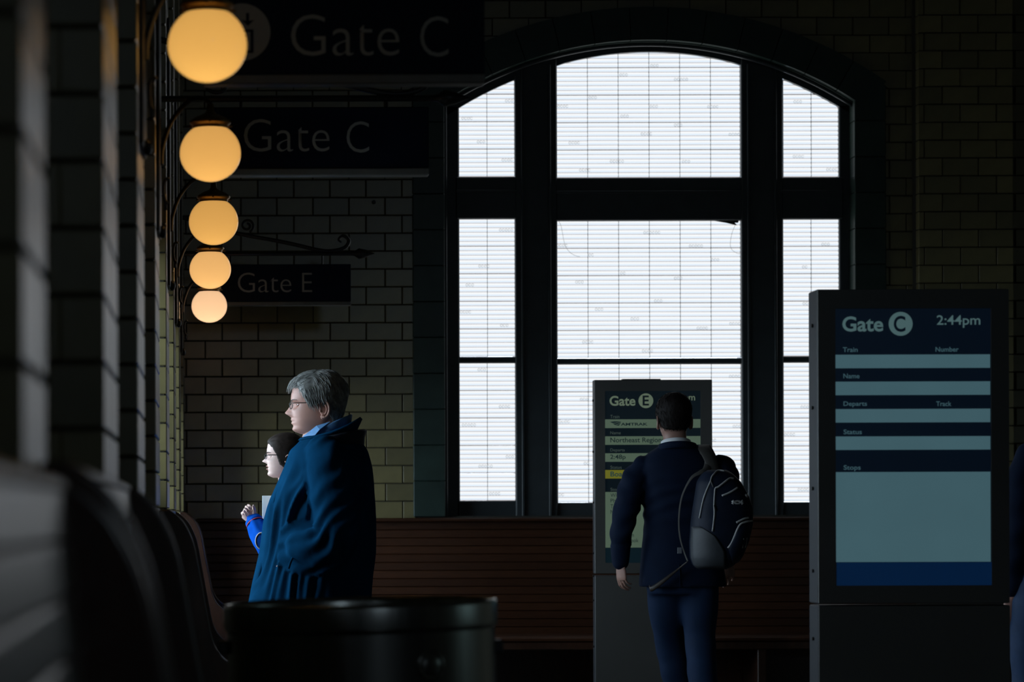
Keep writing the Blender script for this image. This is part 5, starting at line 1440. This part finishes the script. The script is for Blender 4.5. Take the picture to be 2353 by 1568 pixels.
# backpack on his right shoulder
def backpack():
    d0 = 12.8 - .265; s = F / d0
    cx_px, top, bot = 1648.0, 1052.0, 1312.0
    B = thing('backpack', 'navy and grey backpack with pale zips hanging on the walking man\'s right shoulder', 'backpack', (X(cx_px, d0), d0, Z(bot, d0)))
    c = Vector((X(cx_px, d0), d0, 0))
    a_t = [(1312, 32), (1304, 46), (1285, 58), (1250, 66), (1200, 70), (1170, 68), (1140, 60), (1110, 49), (1092, 34), (1084, 20)]      # half width px
    cxs = [(1312, 1636), (1304, 1638), (1285, 1643), (1250, 1650), (1200, 1658), (1170, 1660), (1140, 1657), (1110, 1651), (1092, 1648), (1084, 1648)]
    b_t = [(1312, .08), (1304, .11), (1285, .13), (1250, .135), (1200, .135), (1140, .125), (1110, .105), (1092, .075), (1084, .04)]
    def par(y):
        A = sorted(a_t); C_ = sorted(cxs); Bq = sorted(b_t)
        return (np.interp(y, [q[0] for q in A], [q[1] for q in A]) / s, X(np.interp(y, [q[0] for q in C_], [q[1] for q in C_]), d0), np.interp(y, [q[0] for q in Bq], [q[1] for q in Bq]))
    def surf(px, py, off=0.0):
        a, cx, b = par(py); x = X(px, d0); u = min(.995, abs(x - cx) / a)
        return Vector((x, d0 - b * (1 - u ** 2.6) ** (1 / 2.3) - off, Z(py, d0)))
    rings = []
    for y in np.linspace(1312, 1084, 40):
        a, cx, b = par(y); rg = []
        for t in np.linspace(0, 2 * math.pi, 44, endpoint=False):
            co_, sn = math.cos(t), math.sin(t)
            x = cx + a * spow(co_, 2 / 2.6); yy = d0 - (b if sn > 0 else .09) * abs(sn) ** (2 / 2.3)
            if sn < 0: yy = d0 + .085 * abs(sn) ** (2 / 2.3)
            rg.append((x, yy + .004 * noise.noise(Vector((x * 18, y * .04, sn * 2))), Z(y, d0)))
        rings.append(rg)
    MB().loft(rings).build('main_bag', M_PACK, B, True)
    # grey lower panel wrapped round the left and bottom
    pg_ = MB(); rows = []
    for py in np.linspace(1214, 1308, 14):
        xr = np.interp(py, [1214, 1235, 1270, 1308], [1600, 1630, 1652, 1655]); a, cx, b = par(py); xl = VX + (cx - a * .992) * F / d0
        rows.append([tuple(surf(px, py, .003)) for px in np.linspace(xl + .3, max(xr, xl + 3), 16)])
    pg_.loft(rows, False, closed=False)
    o = pg_.build('lower_panel', M_PACKG, B, True); md = o.modifiers.new('s', 'SOLIDIFY'); md.thickness = .004
    # small front pocket, lower right
    fp = MB(); rows = []
    for py in np.linspace(1203, 1296, 14):
        xl = np.interp(py, [1203, 1215, 1262, 1296], [1698, 1685, 1660, 1672]); a, cx, b = par(py); xr = VX + (cx + a * .985) * F / d0
        bl = .018 * math.sin(math.pi * (py - 1203) / 93)
        rows.append([tuple(surf(px, py, .003 + bl * math.sin(math.pi * q / 15) ** .6)) for q, px in enumerate(np.linspace(xl, xr, 16))])
    fp.loft(rows, False, closed=False); o = fp.build('front_pocket', M_PACK, B, True); md = o.modifiers.new('s', 'SOLIDIFY'); md.thickness = .004
    def strip(name, pts, r, m, off=.006, n=8, flat=.6):
        sp = spline([(p[0], p[1], 0) for p in pts], 6)
        MB().tube([surf(p[0], p[1], off) for p in sp], r, n, flat=flat).build(name, m, B, True)
    zips = [[(1660, 1087), (1645, 1086), (1630.5, 1097), (1624, 1110.5), (1609.5, 1146), (1599, 1195)],
            [(1678, 1104), (1666, 1105), (1641, 1123), (1632.6, 1129.5), (1629.5, 1163), (1629.5, 1188), (1625, 1225)],
            [(1647, 1144), (1666, 1136), (1685, 1125)], [(1679, 1205), (1696, 1197), (1709.5, 1194)],
            [(1659, 1263), (1668.4, 1249.5), (1685, 1212.6), (1700, 1204), (1720, 1201)]]
    for z in zips: strip('zip', z, .0048, M_ZIP, .009 if z[0][0] == 1659 else .005)
    for a_, b_ in (((1659, 1262), (1671, 1272)), ((1624, 1110), (1628, 1124)), ((1629, 1165), (1631, 1178))): strip('zip_pull', [a_, ((a_[0] + b_[0]) / 2, (a_[1] + b_[1]) / 2), b_], .003, M_STRAP, .010)
    # crossed-arc emblem
    em = MB()
    arcA = [(1669 + 14 * math.cos(t) + 14, 1149 + 13 * math.sin(t)) for t in np.linspace(.15 * math.pi, .85 * math.pi, 10)]
    arcB = [(1669 + 14 * math.cos(t) + 14, 1169 - 13 * math.sin(t)) for t in np.linspace(.15 * math.pi, .85 * math.pi, 10)]
    for arc in (arcA, arcB): em.tube([surf(p[0], p[1], .004) for p in arc], [.004 + .003 * abs(i - 4.5) / 4.5 for i in range(10)], 6, flat=.4)
    em.build('emblem', M_ZIP, B, True)
    for i, path in enumerate((((1693, 1263), (1694.5, 1241)), ((1694.5, 1241), (1702, 1262)), ((1702, 1262), (1704, 1240)))):
        MB().tube([surf(p[0], p[1], .024) for p in path], .0035, 6, flat=.4).build('letter_stroke', mat('pale_print', (.34, .34, .33), .6), B, True)
    MB().tube([surf(p[0], p[1], .006) for p in ((1703, 1141), (1708, 1145), (1712, 1139))], [.004, .010, .004], 6, flat=.4).build('side_tab', M_ZIP, B, True)
    # straps
    sp = spline([(X(p[0], q), q, Z(p[1], q)) for p, q in (((1612, 1040), 12.72), ((1628, 1058), 12.66), ((1624, 1082), 12.60), ((1609.5, 1090), 12.58), ((1588, 1104), 12.58), ((1567, 1146), 12.59), ((1560, 1199), 12.60), ((1563, 1241), 12.60), ((1571.6, 1272), 12.58), ((1580, 1294), 12.55))], 6)
    MB().tube(sp, lin([(.020), .020, .018, .012, .006, .006, .006, .005, .005], len(sp)), 8, flat=.35, up=(1, 0, 0)).build('loose_strap', M_STRAP, B, True)
    sp = spline([(X(1640, 12.60), 12.60, Z(1090, 12.6)), (X(1632, 12.64), 12.64, Z(1060, 12.64)), (X(1618, 12.72), 12.72, Z(1034, 12.72)), (X(1622, 12.82), 12.82, Z(1032, 12.82)), (X(1640, 12.95), 12.95, Z(1075, 12.95)), (X(1655, 12.93), 12.93, Z(1160, 12.93)), (X(1665, 12.66), 12.66, Z(1260, 12.66))], 6)
    MB().tube(sp, [(.030, .007)] * len(sp), 10, up=(1, 0, 0)).build('shoulder_strap', M_STRAP, B, True)
    sp = spline([(X(1580, 12.58), 12.58, Z(1294, 12.58)), (X(1560, 12.60), 12.60, Z(1310, 12.6)), (X(1525, 12.61), 12.61, Z(1338, 12.61)), (X(1497, 12.63), 12.63, Z(1357, 12.63)), (X(1492, 12.66), 12.66, Z(1352, 12.66))], 6)
    MB().tube(sp, lin([.003, .004, .010, .013, .010], len(sp)), 8, flat=.3).build('waist_strap', M_LEATHER, B, True)
    MB().cbox(X(1556, 12.58), X(1566, 12.58), 12.575, 12.579, Z(1276, 12.58), Z(1262, 12.58), .001).xf(Matrix.Identity(4)).build('strap_tag', mat('grey_tag', (.16, .17, .19), .6), B)
backpack()

# person mostly outside the frame at the right edge
def edge_person():
    d = 9.35; s = F / d; x0 = 2432.0
    base = Vector((X(x0, d), d, 0))
    P = person('person in a dark jacket cut off by the right edge, beside the larger kiosk', base, math.radians(180))
    lx = lambda px: -(px - x0) / s
    chin = Z(985, d)
    b = head_back(P, chin, M_HAIRK, 33)
    b.join(mesh_to_mb(remeshed(MB().loft([ringz(.86, .10, .11, .16), ringz(1.05, .10, .10, .155), ringz(1.25, .10, .10, .16), ringz(1.36, .08, .09, .14), ringz(1.42, .06, .07, .08)]), .02, 3)))
    for sg in (1, -1):
        w = Vector((sg * .165, .0, .86)); h = hand(side=-sg).xf(Matrix.Translation(w))
        h.join(limb([w + Vector((sg * .01, .01, .12)), w], [.035, .026])); b.join(mesh_to_mb(remeshed(h, .0045, 2)))
    b.build('body', M_SKIN, P, True)
    ja = MB().loft([ringz(.82, .13, .14, .150), ringz(.95, .12, .135, .145), ringz(1.1, .115, .12, .130), ringz(1.25, .12, .125, .138), ringz(1.34, .11, .115, .13), ringz(1.41, .07, .09, .10), ringz(1.44, .06, .07, .07)])
    for sg in (1, -1):
        ja.join(limb([(sg * .105, .0, 1.36), (sg * .135, .02, 1.27), (sg * .155, .045, 1.12), (sg * .165, .03, 1.0), (sg * .165, .0, .88)], [.055, .060, .056, .05, .042]))
    me = remeshed(ja, .010, 5, [M_SUIT], 'jacket'); cloth_folds(me, lambda c, n: .005 * noise.noise(c * 9) + .003 * math.sin(c.z * 60 + c.x * 30))
    link('jacket', me, P)
    shoes_and_legs(P, None, .84, [(.09, 0), (-.09, -.08)], M_JEAN)
    # soft grey bag hanging at the hip
    G = MB().loft([ringz(Z(1398, d), .05, .06, .07, 28), ringz(Z(1380, d), .07, .08, .10, 28), ringz(Z(1330, d), .075, .08, .105, 28), ringz(Z(1280, d), .06, .06, .095, 28), ringz(Z(1258, d), .02, .02, .085, 28)])
    me = remeshed(G, .008, 3, [M_GREYJ], 'shoulder_bag'); cloth_folds(me, lambda c, n: .006 * noise.noise(c * 14))
    t = thing('shoulder_bag', 'soft grey-blue bag at the right edge of the photo, below the dark jacket', 'bag', (X(2405, d), d - .16, Z(1398, d)))
    for v in me.vertices: v.co = Vector((v.co.x + X(2405, d), v.co.y + d - .175, v.co.z))
    link('bag_body', me, t)
    MB().tube(spline([(X(2380, d), d - .16, Z(1262, d)), (X(2392, d), d - .18, Z(1180, d)), (X(2415, d), d - .135, Z(1060, d)), (X(2420, d), d - .02, Z(1008, d)), (X(2418, d), d + .10, Z(1060, d))], 6), [(.016, .004)] * 25, 8, up=(1, 0, 0)).build('bag_strap', M_STRAP, t, True)
edge_person()
